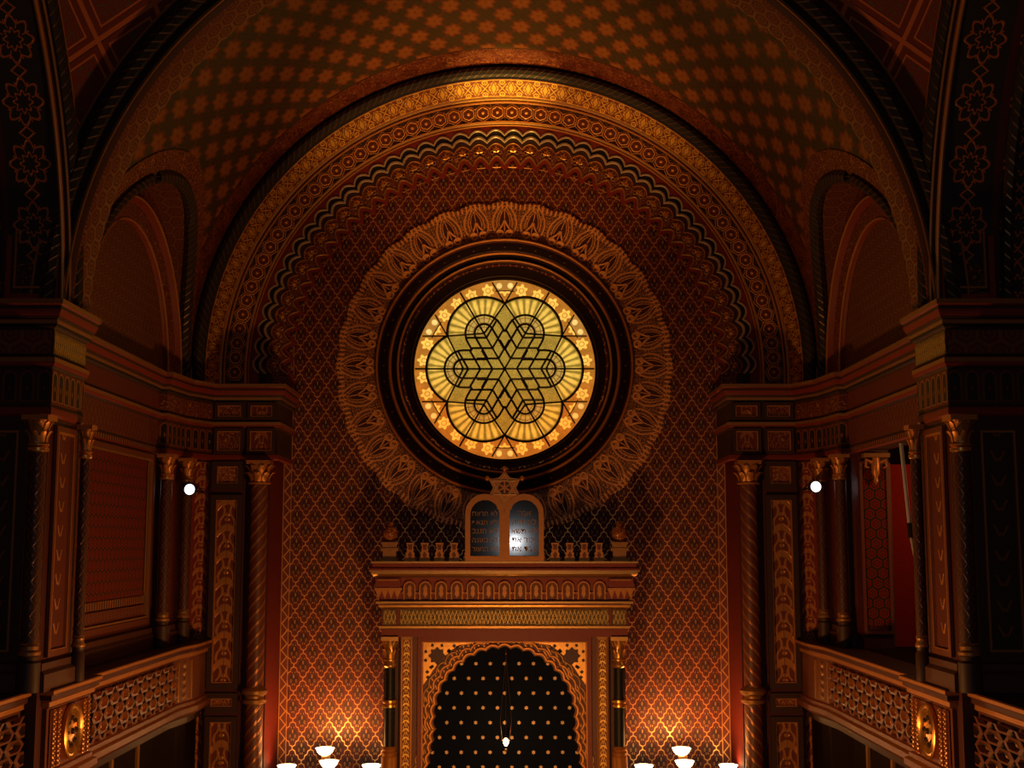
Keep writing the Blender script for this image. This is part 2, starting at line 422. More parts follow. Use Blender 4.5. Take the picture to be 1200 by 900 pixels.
    def build(s, name, mats, parent=None, origin=None, uvo=None):
        if isinstance(mats, str): mats = [mats]
        me = bpy.data.meshes.new(name)
        if parent is not None: o3 = ORI[parent.name]
        elif origin is not None: o3 = (origin[0] * s.sx, origin[1], origin[2])
        else: o3 = (0, 0, -ZC)
        me.from_pydata([(x - o3[0], y - o3[1], z - o3[2]) for x, y, z in s.v], [], s.f)
        for m in mats: me.materials.append(M[m])
        uvl = me.uv_layers.new(name='UV')
        for p in me.polygons:
            k = p.index; p.material_index = s.mi[k]; p.use_smooth = s.sm[k]
            if s.uv[k] is not None:
                for li, q in zip(p.loop_indices, s.uv[k]): uvl.data[li].uv = q
            else:
                nn = p.normal; ax = max(range(3), key=lambda i: abs(nn[i]))
                for li in p.loop_indices:
                    x, y, z = s.v[me.loops[li].vertex_index]
                    if uvo: x, y, z = x - uvo[0], y - uvo[1], z - uvo[2]
                    uvl.data[li].uv = (y, z) if ax == 0 else ((x, z) if ax == 1 else (x, y))
        me.validate(); me.set_sharp_from_angle(angle=R(38))
        ob = bpy.data.objects.new(name, me); col.objects.link(ob)
        if parent is not None: ob.parent = parent
        else: ob.location = (o3[0], o3[1], o3[2] + ZC)
        ORI[ob.name] = o3
        return ob

def thing(name, label, cat, loc, group=None, kind=None):
    o = bpy.data.objects.new(name, None); col.objects.link(o); o.empty_display_size = 0.2
    o.location = (loc[0], loc[1], loc[2] + ZC); ORI[o.name] = loc
    return tag(o, label, cat, group, kind)
def tag(o, label=None, cat=None, group=None, kind=None):
    if label: o['label'] = label
    if cat: o['category'] = cat
    if group: o['group'] = group
    if kind: o['kind'] = kind
    return o
def struct(o, label=None, cat=None): return tag(o, label, cat, None, 'structure')
def side(sx, l, r): return l if sx < 0 else r

def circ(cx, cz, r, a0, a1, n): return [(cx + r * cos(R(a0 + (a1 - a0) * k / n)), cz + r * sin(R(a0 + (a1 - a0) * k / n))) for k in range(n + 1)]

def m_niche(name, w, h, y0, bg, rim, inside):
    g = G(name)
    x = ((g.u / w).frac() - 0.5) * w; y = g.v - y0
    hw = w * 0.30
    d = (x * x + (y - (h - hw)).max(0.0) * (y - (h - hw)).max(0.0)).sqrt()
    ins = (d < hw) * (y > 0.0)
    rm = (d < hw + 0.016) * (y > -0.01) * (1 - ins)
    bud = g.line((x * x * 2.5 + (y - h * .42) * (y - h * .42) * 0.5).sqrt(), 0.022)
    c = g.mix(ins, bg, inside)
    M[name] = gilt(g, c, rm.max(bud), rim, 0.55, 0.012, 0.4)
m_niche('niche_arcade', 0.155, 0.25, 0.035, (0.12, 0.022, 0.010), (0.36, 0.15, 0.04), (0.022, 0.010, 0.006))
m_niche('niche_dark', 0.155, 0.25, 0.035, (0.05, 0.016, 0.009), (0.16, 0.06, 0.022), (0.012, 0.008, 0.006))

# ================================================================== SETTING
AC = (0.0, 2.46)             # springing centre of the vault and of the arch round the back wall
VR = 4.40
LY, LZ, LR = 15.3, 2.2, 2.2   # side lunettes: centre depth, springing height, radius

mb = MB(); mb.poly([(-9, -8, -ZC), (9, -8, -ZC), (9, 19.2, -ZC), (-9, 19.2, -ZC)])
struct(mb.build('floor', 'floor_wood'), 'dark wooden floor of the prayer hall')

# back wall with the round opening of the rose window
mb = MB(); n = 128; rows = []
for k in range(n + 1):
    a = 2 * pi * k / n; dx, dz = cos(a), sin(a)
    t = 20.0
    if abs(dx) > 1e-6: t = min(t, 3.5 / abs(dx))
    if dz < -1e-6: t = min(t, (GLASS_C[1] + 6.6) / -dz)
    px, pz = t * dx, GLASS_C[1] + t * dz
    if pz > AC[1]:
        b = dz * (GLASS_C[1] - AC[1]); t = -b + sqrt(b * b - (GLASS_C[1] - AC[1]) ** 2 + 3.7 ** 2); px, pz = t * dx, GLASS_C[1] + t * dz
        if abs(px) > 3.7: px = math.copysign(3.7, px)
    rows.append([(1.50 * dx, 18.72, GLASS_C[1] + 1.50 * dz), (px, 18.72, pz)])
mb.grid(rows, mi=0, smooth=False)
wb = struct(mb.build('wall_back', 'diaper_wall'), 'back wall painted with a gilded diamond lattice on dark red')

# vault with the two lunette cuts
mb = MB(); Ys = [12.35 + (17.9 - 12.35) * i / 110 for i in range(111)]; rows = []; uvs = []
def phi0(Y):
    d = LR * LR - (Y - LY) ** 2
    h = LZ + sqrt(d) if d > 0 else -9
    return max(0.0, asin(max(-1, min(1, (h - AC[1]) / VR))) if h > AC[1] else 0.0)
for Y in Ys:
    p0 = phi0(Y); r = []; u = []
    for k in range(73):
        ph = p0 + (pi - 2 * p0) * k / 72
        r.append((VR * cos(ph), Y, AC[1] + VR * sin(ph))); u.append((Y, VR * (ph - pi / 2)))
    rows.append(r); uvs.append(u)
mb.grid(rows, uvs)
vault = struct(mb.build('ceiling', 'vault_stars'), 'barrel vault painted with rows of gilded stars on green and red')

# side walls
WP = [(8.5, 11.4), (4.03, 11.4), (4.03, 12.25), (4.42, 12.25), (4.42, 16.35), (4.37, 16.35), (4.32, 17.05), (4.32, 17.7), (3.23, 17.7), (3.23, 18.72)]
def paneluv(mb, a, b, z0, z1, mi=0):
    """upright quad from plan point a to b; u is centred"""
    w = math.dist(a, b) / 2
    mb.poly([(a[0], a[1], z0), (b[0], b[1], z0), (b[0], b[1], z1), (a[0], a[1], z1)], mi, [(-w, z0), (w, z0), (w, z1), (-w, z1)])
def framed(mb, a, b, z0, z1, w, d, mi):
    """raised frame of four bars on the upright plane through plan points a, b; d = how far it stands out"""
    dx, dy = b[0] - a[0], b[1] - a[1]; l = math.hypot(dx, dy); nx, ny = -dy / l * d, dx / l * d
    def P(t, z, o): return (a[0] + dx * t / l + nx * o, a[1] + dy * t / l + ny * o, z)
    O = [(0, z0), (l, z0), (l, z1), (0, z1)]; I = [(w, z0 + w), (l - w, z0 + w), (l - w, z1 - w), (w, z1 - w)]
    for k in range(4):
        q = (k + 1) % 4
        mb.poly([P(*O[k], 1), P(*O[q], 1), P(*I[q], 1), P(*I[k], 1)], mi)
        mb.poly([P(*O[k], 0), P(*O[q], 0), P(*O[q], 1), P(*O[k], 1)], mi)
        mb.poly([P(*I[k], 1), P(*I[q], 1), P(*I[q], 0), P(*I[k], 0)], mi)
def off(a, b, d):
    dx, dy = b[0] - a[0], b[1] - a[1]; l = math.hypot(dx, dy); return (a[0] - dy / l * d, a[1] + dx / l * d), (b[0] - dy / l * d, b[1] + dx / l * d)
def sub(a, b, s, t):
    return (a[0] + (b[0] - a[0]) * s, a[1] + (b[1] - a[1]) * s), (a[0] + (b[0] - a[0]) * t, a[1] + (b[1] - a[1]) * t)

OPY0, OPY1, OPB, OPT = 12.95, 15.95, -1.28, 1.16
for sx in (-1, 1):
    nm = side(sx, 'left', 'right')
    mb = MB(sx)
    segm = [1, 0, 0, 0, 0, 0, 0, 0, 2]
    for i in range(9):
        a, b = WP[i], WP[i + 1]
        if i == 3 and sx > 0:
            mb.run([(4.42, 12.25), (4.42, OPY0)], [(0, -6.6), (0, 2.2)], mi=0, caps=False)
            mb.run([(4.42, OPY1), (4.42, 16.35)], [(0, -6.6), (0, 2.2)], mi=0, caps=False)
            mb.run([(4.42, OPY0), (4.42, OPY1)], [(0, -6.6), (0, OPB)], mi=0, caps=False)
            mb.run([(4.42, OPY0), (4.42, OPY1)], [(0, OPT), (0, 2.2)], mi=0, caps=False)
            mb.box(4.421, 4.80, OPY1, OPY1 + .3, OPB, OPT + .4, 0); mb.box(4.421, 4.80, OPY0 - .3, OPY0, OPB, OPT + .4, 0)
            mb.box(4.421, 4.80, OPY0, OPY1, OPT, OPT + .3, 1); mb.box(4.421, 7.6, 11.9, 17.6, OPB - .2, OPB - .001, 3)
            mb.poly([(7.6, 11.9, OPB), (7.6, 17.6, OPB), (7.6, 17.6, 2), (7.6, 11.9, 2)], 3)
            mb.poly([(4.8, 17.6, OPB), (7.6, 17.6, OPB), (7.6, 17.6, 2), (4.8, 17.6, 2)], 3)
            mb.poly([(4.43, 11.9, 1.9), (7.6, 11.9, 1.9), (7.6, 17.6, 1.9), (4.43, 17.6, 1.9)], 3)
        else:
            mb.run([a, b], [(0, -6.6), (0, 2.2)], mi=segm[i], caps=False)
    # wall above the springing, with the lunette: ring face and recessed field
    z = 2.2; X0 = 4.42
    pts = [(X0, 17.75, z), (X0, 17.75, 2.7)] if False else None
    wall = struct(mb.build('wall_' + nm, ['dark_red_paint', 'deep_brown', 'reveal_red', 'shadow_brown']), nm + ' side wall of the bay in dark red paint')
    # lunette
    mb = MB(sx); rows = []; uvs = []
    for k in range(49):
        b = pi * k / 48; Y, zz = LY + LR * cos(b), LZ + LR * sin(b)
        xv = sqrt(max(VR * VR - max(0, zz - AC[1]) ** 2, 0.1))
        rows.append([(min(xv, 4.42) - .002, Y, zz), (4.46, Y, zz)]); uvs.append([(LR * b, 0), (LR * b, .4)])
    mb.grid(rows, uvs); mb.build('lunette_soffit', 'hexnet_red', wall)
    mb = MB(sx); rows = []; uvs = []
    for k in range(49):
        b = pi * k / 48
        r = []; u = []
        for rho in (LR, LR + .14, LR + .30):
            Y, zz = LY + rho * cos(b), LZ + rho * sin(b)
            r.append((sqrt((VR - .012) ** 2 - max(0, zz - AC[1]) ** 2), Y, zz)); u.append((LR * b, rho - LR))
        rows.append(r); uvs.append(u)
    mb.grid(rows, uvs); mb.build('lunette_border', 'filigree_red', wall)
    mb = MB(sx); pts = []
    for k in range(49):
        b = pi * k / 48; Y, zz = LY + LR * cos(b), LZ + LR * sin(b)
        pts.append((sqrt(VR * VR - max(0, zz - AC[1]) ** 2) + .01, Y, zz))
    mb.tube(pts, 0.085, 8); mb.build('lunette_rope', 'rope_dark', wall)
    mb = MB(sx)
    prof = [(LR, 4.44), (LR - .22, 4.44), (LR - .22, 4.40), (LR - .26, 4.40), (LR - .30, 4.46), (LR - .48, 4.50), (LR - .52, 4.56)]
    rows = []; uvs = []; LL = [0, .22, .26, .3, .36, .55, .62]
    for k in range(49):
        b = pi * k / 48
        rows.append([(x, LY + r * cos(b), LZ + r * sin(b)) for r, x in prof]); uvs.append([(r0 * b, q) for (r0, _), q in zip([(LR, 0)] * 7, LL)])
    mb.grid(rows, uvs, mis=[1, 0, 0, 0, 1, 0]); mb.build('lunette_moulding', ['red_paint', 'filigree_red'], wall)
    for r_, x_ in ((LR - .235, 4.395), (LR - .50, 4.50)):
        mb = MB(sx); mb.tube([(x_, LY + r_ * cos(pi * k / 48), LZ + r_ * sin(pi * k / 48)) for k in range(49)], 0.016, 6); mb.build('lunette_bead', 'honey_gilt', wall)
    mb = MB(sx); mb.poly([(4.56, LY + (LR - .5) * cos(pi * k / 48), LZ + (LR - .5) * sin(pi * k / 48)) for k in range(49)]); mb.build('lunette_field', 'small_rug', wall)

    # crossing arch towards the hall (its far one) and the start of the side arch
    c2 = (0.0, 2.1)
    mb = MB(sx); mb.ring(c2, [(4.60, 12.3), (4.05, 12.3), (4.0, 12.26), (4.0, 11.76), (4.03, 11.70)], 0, 90, 48, mis=[0, 0, 1, 0])
    ca = struct(mb.build('trim_1', ['deep_brown', 'hexnet_red']), nm + ' half of the great crossing arch with a painted soffit')
    mb = MB(sx); mb.ring(c2, [(4.03, 11.70), (4.06, 11.66), (4.33, 11.66), (4.36, 11.72)], 0, 90, 48); mb.build('arch_face', 'black_paint', ca)
    mb = MB(sx); mb.tube([(4.19 * cos(pi / 2 * k / 48), 11.66, 2.1 + 4.19 * sin(pi / 2 * k / 48)) for k in range(49)], .085, 8); mb.build('rope_moulding', 'rope_dark', ca)
    for rr in (4.03, 4.34):
        mb = MB(sx); mb.tube([(rr * cos(pi / 2 * k / 48), 11.65, 2.1 + rr * sin(pi / 2 * k / 48)) for k in range(49)], .014, 6); mb.build('bead_moulding', 'dull_gold', ca)
    # side arch (springs towards the camera in the plane x = 4)
    mb = MB(sx); rows = []; uvs = []; bx = [4.03, 4.10, 4.56, 4.64, 6.6]
    for k in range(25):
        b = R(62) * k / 24; Y, zz = 7.7 + 4.0 * cos(b), 2.1 + 4.0 * sin(b)
        rows.append([(x, Y, zz) for x in bx]); uvs.append([(x - 4.33, 4.0 * b) for x in bx])
    mb.grid(rows, uvs, mis=[0, 1, 0, 1])
    sa = struct(mb.build('trim_2', ['dark_red_paint', 'star_panel']), nm + ' springing of the side arch with star pattern soffit')
    mb = MB(sx); rows = []; uvs = []
    for k in range(25):
        b = R(62) * k / 24
        rows.append([(4.0, 7.7 + 4.36 * cos(b), 2.1 + 4.36 * sin(b)), (4.0, 7.7 + 4.0 * cos(b), 2.1 + 4.0 * sin(b)), (4.03, 7.7 + 4.0 * cos(b), 2.1 + 4.0 * sin(b))]); uvs.append([(4 * b, 0), (4 * b, .36), (4 * b, .7)])
    mb.grid(rows, uvs); mb.build('arch_face', 'black_paint', sa)
    for xx, rr, m, q in ((4.02, 4.18, 'rope_dark', .085), (4.0, 4.0, 'dull_gold', .014), (4.06, 3.98, 'honey_gilt', .022), (4.70, 3.96, 'rope_dark', .06)):
        mb = MB(sx); mb.tube([(xx, 7.7 + rr * cos(R(62) * k / 24), 2.1 + rr * sin(R(62) * k / 24)) for k in range(25)], q, 8); mb.build('rope_moulding' if q > .05 else 'bead_moulding', m, sa)
    # pendentive on the sphere through both arches
    mb = MB(sx); rows = []; uvs = []; p00 = acos(4.0 / 4.33); RS = sqrt(4.33 ** 2 + 16); cc = Vector((0, 7.7, 2.1))
    for k in range(31):
        ph = p00 + (R(86) - p00) * k / 30; zz = 4.33 * sin(ph)
        A = Vector((4.33 * cos(ph), 4.0, zz)); B = Vector((4.0, 4.33 * cos(ph), zz)); r = []; u = []
        for j in range(11):
            q = A.lerp(B, j / 10); q = q.normalized() * RS
            r.append(tuple(cc + q)); u.append(((j / 10 - .5) * (A - B).length, zz))
        rows.append(r); uvs.append(u)
    mb.grid(rows, uvs)
    pe = struct(mb.build('trim_3', 'strapwork'), nm + ' pendentive with red strapwork between two arches')
    for ed in (0, 10):
        mb = MB(sx); mb.tube([Vector(r[ed]) + Vector((0, -.012, 0)) for r in rows], .026, 6); mb.build('edge_bead', 'honey_gilt', pe)
    # lower painted panel at the foot of the side arch
    mb = MB(sx); framed(mb, (4.58, 11.66), (4.09, 11.66), 2.24, 3.40, .05, .03, 0)
    framed(mb, (4.50, 11.66), (4.17, 11.66), 2.34, 3.30, .02, .04, 1); mb.build('arch_foot_frame', ['red_paint', 'dull_gold'], sa)
    mb = MB(sx); mb.poly([(x, 11.67, q) for x, q in ((4.60, 2.2), (4.07, 2.2), (4.07, 3.42), (4.60, 3.42))]); mb.build('arch_foot_panel', 'filigree_dark', sa)

    # entablature that runs round pier, wall, corner and pilaster
    P = [(8.5, 11.4), (4.03, 11.4), (4.03, 12.25), (4.42, 12.25), (4.42, 16.35), (4.33, 16.35), (4.26, 17.05), (4.03, 17.58), (3.12, 17.58), (3.12, 18.70)]
    Z = [(0.0, 1.13), (.035, 1.15), (.035, 1.21), (.012, 1.23), (.012, 1.56), (.05, 1.585), (.075, 1.62), (.075, 1.66), (.022, 1.69), (.022, 1.92), (.06, 1.94), (.09, 1.965), (.09, 2.0), (.13, 2.03), (.165, 2.09), (.165, 2.12), (.20, 2.135), (.20, 2.18), (.0, 2.20), (-.3, 2.2)]
    mi = [0, 0, 1, 1, 1, 0, 2, 1, 1, 1, 3, 2, 1, 0, 1, 0, 2, 1, 1]
    Z = [(o * .6 if o > 0 else o, z) for o, z in Z]
    mb = MB(sx); mb.run(P, Z, mis=mi)
    en = struct(mb.build('trim_4', ['red_paint', 'deep_brown', 'dull_gold', 'black_paint']), nm + ' cornice in red and dark bands running round pier, wall and corner')
    def bands(path, items):
        for part, o, z0, z1, m in items:
            mb = MB(sx); mb.run(path, [(o, z0), (o, z1)], caps=False); mb.build(part, m, en)
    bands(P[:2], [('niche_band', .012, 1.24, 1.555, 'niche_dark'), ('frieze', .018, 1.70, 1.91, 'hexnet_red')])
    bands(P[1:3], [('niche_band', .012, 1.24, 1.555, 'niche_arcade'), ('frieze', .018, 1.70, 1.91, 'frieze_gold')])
    bands(P[3:5], [('niche_band', .012, 1.24, 1.555, 'wall_lozenge'), ('frieze', .018, 1.70, 1.91, 'leaf_strip'), ('dentil_band', .026, 1.155, 1.205, 'dentil')])
    bands(P[4:8], [('niche_band', .012, 1.24, 1.555, 'niche_arcade'), ('frieze', .018, 1.70, 1.91, 'filigree_red')])
    # framed blocks in the entablature over the pilaster and the column
    for x0, x1 in ((3.98, 3.58), (3.53, 3.15)):
        for z0, z1 in ((1.22, 1.575), (1.69, 1.93)):
            mb = MB(sx); framed(mb, (x0, 17.565), (x1, 17.565), z0, z1, .035, .045, 0); framed(mb, (x0 - .04, 17.565), (x1 + .04, 17.565), z0 + .04, z1 - .04, .014, .03, 1)
            mb.build('block_frame', ['deep_brown', 'honey_gilt'], en)
            mb = MB(sx); paneluv(mb, (x0 - .05, 17.56), (x1 + .05, 17.56), z0 + .05, z1 - .05); mb.build('block_panel', 'filigree_red' if x0 > 3.6 else 'leaf_strip', en)

    # painted strips and panels on the pier faces
    mb = MB(sx); a, b = off((4.03, 11.4), (4.03, 12.25), .006)
    paneluv(mb, *sub(a, b, .22, .70), -.95, 1.0); mb.build('pier_strip', 'sprig_strip', wall)
    mb = MB(sx); framed(mb, *sub(a, b, .15, .77), -1.0, 1.06, .05, .03, 0); framed(mb, *sub(a, b, .21, .71), -.96, 1.01, .018, .028, 1); mb.build('pier_frame', ['brown_wood', 'honey_gilt'], wall)
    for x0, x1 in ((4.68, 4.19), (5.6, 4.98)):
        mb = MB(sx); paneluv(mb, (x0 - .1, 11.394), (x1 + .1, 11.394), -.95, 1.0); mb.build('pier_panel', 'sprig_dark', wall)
        mb = MB(sx); framed(mb, (x0, 11.396), (x1, 11.396), -1.02, 1.08, .09, .03, 0); framed(mb, (x0 - .09, 11.396), (x1 + .09, 11.396), -.94, 1.0, .02, .035, 1); mb.build('pier_frame', ['deep_brown', 'dull_gold'], wall)
    mb = MB(sx); a, b = off((4.37, 16.35), (4.32, 17.05), .006); paneluv(mb, *sub(a, b, .2, .8), -.95, 1.05); mb.build('corner_strip', 'leaf_strip', wall)
    mb = MB(sx); mb.tube([(4.325, 16.66, -.98), (4.325, 16.66, 1.1)], .022, 6); mb.build('corner_bead', 'honey_gilt', wall)
    mb = MB(sx); paneluv(mb, (4.30, 17.694), (4.03, 17.694), -6.5, 1.12); mb.build('scale_strip', 'leaf_strip_red', wall)
    # plinth and ledge above the parapet
    mb = MB(sx); mb.run(WP[:8] if sx < 0 else WP[:4] , [(.0, -1.02), (.05, -1.04), (.05, -1.1), (.09, -1.13), (.09, -1.28)], mi=0); 
    if sx > 0: mb.run(WP[4:8], [(.0, -1.02), (.05, -1.04), (.05, -1.1), (.09, -1.13), (.09, -1.28)], mi=0)
    struct(mb.build('baseboard_' + nm, 'plinth_stone'), nm + ' stone plinth above the parapet ledge')
    mb = MB(sx); led = [(8.5, 11.38), (8.5, 8.0), (4.28, 8.0), (4.28, 11.5), (4.1, 11.55), (4.1, 12.7), (4.19, 12.76), (4.19, 16.2), (4.12, 16.85), (4.12, 17.6), (4.6, 17.6), (4.6, 11.38)]
    mb.poly([(x, y, -1.285) for x, y in led]); mb.poly([(x, y, -2.0) for x, y in led])
    struct(mb.build('trim_5', 'deep_brown'), nm + ' dark gallery ledge behind the parapet')
    # wall under the gallery
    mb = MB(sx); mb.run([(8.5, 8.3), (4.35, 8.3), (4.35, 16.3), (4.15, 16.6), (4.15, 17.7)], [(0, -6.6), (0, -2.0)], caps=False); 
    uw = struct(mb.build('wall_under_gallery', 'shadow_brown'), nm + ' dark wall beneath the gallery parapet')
    for y_ in (12.6, 13.6, 14.6, 15.6):
        mb = MB(sx); mb.tube([(4.335, y_, -6.5), (4.335, y_, -2.3)], .03, 6); mb.build('wall_bead', 'dull_gold', uw)

# ---------------------------------------------------------------- painted panel, opening
mb = MB(-1)
a, b = (4.42, 12.75), (4.42, 16.05)
t = thing('painted_panel', 'large red carpet-patterned painted panel on the left side wall above the parapet', 'wall panel', (-4.42, 14.4, -1.0))
mb = MB(-1); aa, bb = off(a, b, .012); paneluv(mb, *sub(aa, bb, .06, .94), -.62, 1.02); mb.build('field', 'tiny_rug', t)
mb = MB(-1); framed(mb, *off(a, b, .004), -.98, 1.1, .07, .045, 0); framed(mb, *sub(*off(a, b, .004), .025, .975), -.9, 1.04, .02, .05, 1); mb.build('panel_frame', ['brown_wood', 'dull_gold'], t)
mb = MB(-1); aa, bb = off(a, b, .02); mb.run(list(sub(aa, bb, .05, .95)), [(0, -.72), (0, -.63)], caps=False); mb.build('fringe_border', 'dentil', t)
mb = MB(-1); mb.run(list(sub(aa, bb, .04, .96)), [(0, -.9), (0, -.74)], caps=False); mb.build('lower_border', 'wall_lozenge', t)
for s_, e_ in ((.035, .06), (.94, .965)):
    mb = MB(-1); mb.run(list(sub(aa, bb, s_, e_)), [(0, -.6), (0, 1.0)], caps=False); mb.build('side_border', 'dentil', t)

t = thing('red_panel', 'plain red upright board inside the dark gallery opening at right', 'panel', (5.1, 16.34, OPB))
mb = MB(); mb.box(4.90, 5.24, 16.30, 16.36, OPB, 1.0, 0); mb.build('board', 'matte_red', t)
mb = MB(); mb.box(4.895, 4.92, 16.285, 16.365, OPB, 1.02, 0); mb.build('edge_strip', 'brown_wood', t)
t = thing('bracket_capital', 'gilded leafy bracket over the far jamb of the dark gallery opening', 'bracket', (4.6, 15.9, .85))
mb = MB(); mb.box(4.46, 4.78, 15.80, 15.945, 1.06, 1.11); mb.build('shelf', 'dull_gold', t)
mb = MB(); mb.lathe((4.62, 15.885), [(.001, .72), (.03, .76), (.025, .82), (.05, .86), (.055, .98), (.05, 1.055)], 12); mb.build('body', 'honey_gilt', t)
for k in (-1, 1):
    mb = MB(); mb.tube([(4.62 + k * .05, 15.87, 1.0), (4.62 + k * .12, 15.86, 1.03), (4.62 + k * .13, 15.86, .95), (4.62 + k * .09, 15.86, .93)], [.025, .022, .018, .012], 6); mb.build('scroll', 'honey_gilt', t)
t = thing('jamb_panel', 'dim red painted panel on the far jamb of the gallery opening', 'panel', (4.61, 15.94, -1.0))
mb = MB(); paneluv(mb, (4.78, 15.942), (4.45, 15.942), -1.0, .95); mb.build('field', 'tiny_rug', t)
mb = MB(); framed(mb, (4.795, 15.943), (4.43, 15.943), -1.1, 1.02, .035, .02, 0); mb.build('panel_frame', 'brown_wood', t)
t = thing('white_pole', 'slim white pole leaning beside the pier in the gallery opening', 'pole', (4.62, 13.9, OPB))
mb = MB(); mb.tube([(4.50, 14.42, 1.12), (4.50, 14.22, .22)], .022, 8); mb.build('shaft', 'white_metal', t)
mb = MB(); mb.tube([(4.50, 14.22, .22), (4.50, 14.18, .06)], .03, 8); mb.build('grip', 'black_paint', t)
mb = MB(); mb.tube([(4.50, 14.18, .06), (4.50, 14.08, -.18)], [.016, .008], 8); mb.build('tip', 'white_metal', t)
mb = MB(); mb.tube([(4.50, 14.08, -.18), (4.50, 13.8, OPB + .005)], .008, 6); mb.build('foot_rod', 'black_paint', t)

# ================================================================== GREAT ARCH ROUND THE BACK WALL
NL = 42
def lobes(r0, amp, pw=1.0, n=8, a0=0, a1=180, N=NL, sharp=False):
    out = []
    for i in range(N):
        for j in range(n):
            t = j / n
            w = (1 - abs(2 * t - 1) ** 1.7) if sharp else sin(pi * t) ** pw
            out.append((a0 + (a1 - a0) * (i + t) / N, r0 + amp * w))
    out.append((a1, r0)); return out
def arcpts(L, y, ext=True):
    p = [(AC[0] + r * cos(R(a)), y, AC[1] + r * sin(R(a))) for a, r in L]
    if ext: p = [(p[0][0], y, 2.21)] + p + [(p[-1][0], y, 2.21)]
    return p
t = thing('ornamental_arch', 'great gilded semicircular arch with scalloped inner edge around the rose window wall', 'arch', (0, 18.2, 2.2))
def ringpart(name, prof, mats, mis=None, vs=None):
    mb = MB(); mb.ring(AC, prof, -3.2, 183.2, 180, mis=mis, vs=vs); return mb.build(name, mats, t)
def ringtube(name, r, y, q, m, n=8):
    mb = MB(); mb.tube([(r * cos(R(a)), y, 2.46 + r * sin(R(a))) for a in [-3.2 + 186.4 * k / 160 for k in range(161)]], q, n); return mb.build(name, m, t)
ringpart('outer_face', [(4.385, 17.92), (4.385, 17.80), (4.30, 17.76), (4.20, 17.80)], 'black_paint')
ringtube('rope_moulding', 4.29, 17.755, .075, 'rope_dark')
ringpart('leaf_band', [(4.20, 17.80), (4.125, 18.36)], 'leaf_band', vs=(0, .36))
ringtube('bead_moulding', 4.115, 18.37, .026, 'gold_leaf'); ringtube('bead_moulding', 4.065, 18.40, .018, 'honey_gilt')
rb = ringpart('roundel_band', [(4.125, 18.36), (4.10, 18.42), (3.76, 18.44)], 'filigree_dark')
ringtube('bead_moulding', 3.765, 18.43, .022, 'gold_leaf'); ringtube('bead_moulding', 3.725, 18.44, .012, 'honey_gilt')
first = None
for k in range(58):
    a = R(-1.5 + 183 * (k + .5) / 58); r = 3.915
    if first is None:
        mb = MB(); hx = []
        for j in range(48):
            an = 2 * pi * j / 48; q = .098 + .010 * abs(cos(3 * an)); hx.append((q * cos(an), q * sin(an)))
        mb.prism([(x * .8, z * .8) for x, z in hx], -.014, .02, 0, 1); mb.tube([(x * .80, -.015, z * .80) for x, z in hx], .010, 6, 1, True); mb.ball((0, -.012, 0), .025, 6, 1)
        mb.tube([(.126 * cos(2 * pi * j / 6), -.004, .126 * sin(2 * pi * j / 6)) for j in range(6)], .007, 5, 1, True)
        ORI['_z'] = (0, 0, 0)
        class _P: name = '_z'
        me_o = mb.build('roundel', ['brown_wood', 'scroll_gilt'], None, (0, 0, 0)); me_o.parent = t; first = me_o; o = me_o
    else:
        o = first.copy(); col.objects.link(o); o.parent = t
    o.location = (r * cos(a), 18.43 - 18.2, 2.46 - 2.2 + r * sin(a)); o.rotation_euler = (0, -a, 0)
ringpart('plain_band', [(3.78, 18.43), (3.755, 18.455)], 'red_paint')
def plate(name, outer, inner, y0, y1, mats):
    """ring plate between radius OUTER and the lobed line INNER, with the thickness of its lobed edge"""
    mb = MB(); rows = []; uvs = []
    P = [(inner[0][0] - 3, inner[0][1])] + inner + [(inner[-1][0] + 3, inner[-1][1])]
    for a, r in P:
        c, s_ = cos(R(a)), sin(R(a))
        rows.append([(outer * c, y0, 2.46 + outer * s_), (r * c, y0, 2.46 + r * s_), (r * c, y1, 2.46 + r * s_)]); uvs.append([(R(a) * outer, 0), (R(a) * outer, outer - r), (R(a) * outer, outer - r + .05)])
    mb.grid(rows, uvs, mis=[0, 1], smooth=False); return mb.build(name, mats, t)
def scal(name, L, y, q, m):
    mb = MB(); mb.tube(arcpts(L, y, False), q, 6); mb.build(name, m, t)
L1 = lobes(3.575, .085, .8); L2 = lobes(3.485, .085, .8); L3 = lobes(3.40, .085, .8); L4 = lobes(3.17, .13, sharp=True); L5 = lobes(3.10, .085, sharp=True)
plate('scalloped_fillet', 3.76, L1, 18.46, 18.50, ['red_paint', 'dark_red_paint']); scal('scalloped_moulding', L1, 18.455, .017, 'pale_gilt')
plate('scalloped_fillet', 3.70, L2, 18.50, 18.54, ['black_paint', 'dark_red_paint']); scal('scalloped_moulding', L2, 18.50, .022, 'pale_gilt')
plate('scalloped_fillet', 3.66, L3, 18.54, 18.58, ['deep_brown', 'dark_red_paint']); scal('scalloped_moulding', L3, 18.55, .011, 'honey_gilt')
plate('niche_band', 3.60, L4, 18.58, 18.64, ['filigree_red', 'red_paint']); scal('pointed_moulding', L4, 18.575, .016, 'gold_leaf'); 
plate('pendant_band', 3.40, L5, 18.64, 18.70, ['red_paint', 'red_paint'])
first = None; fd = None
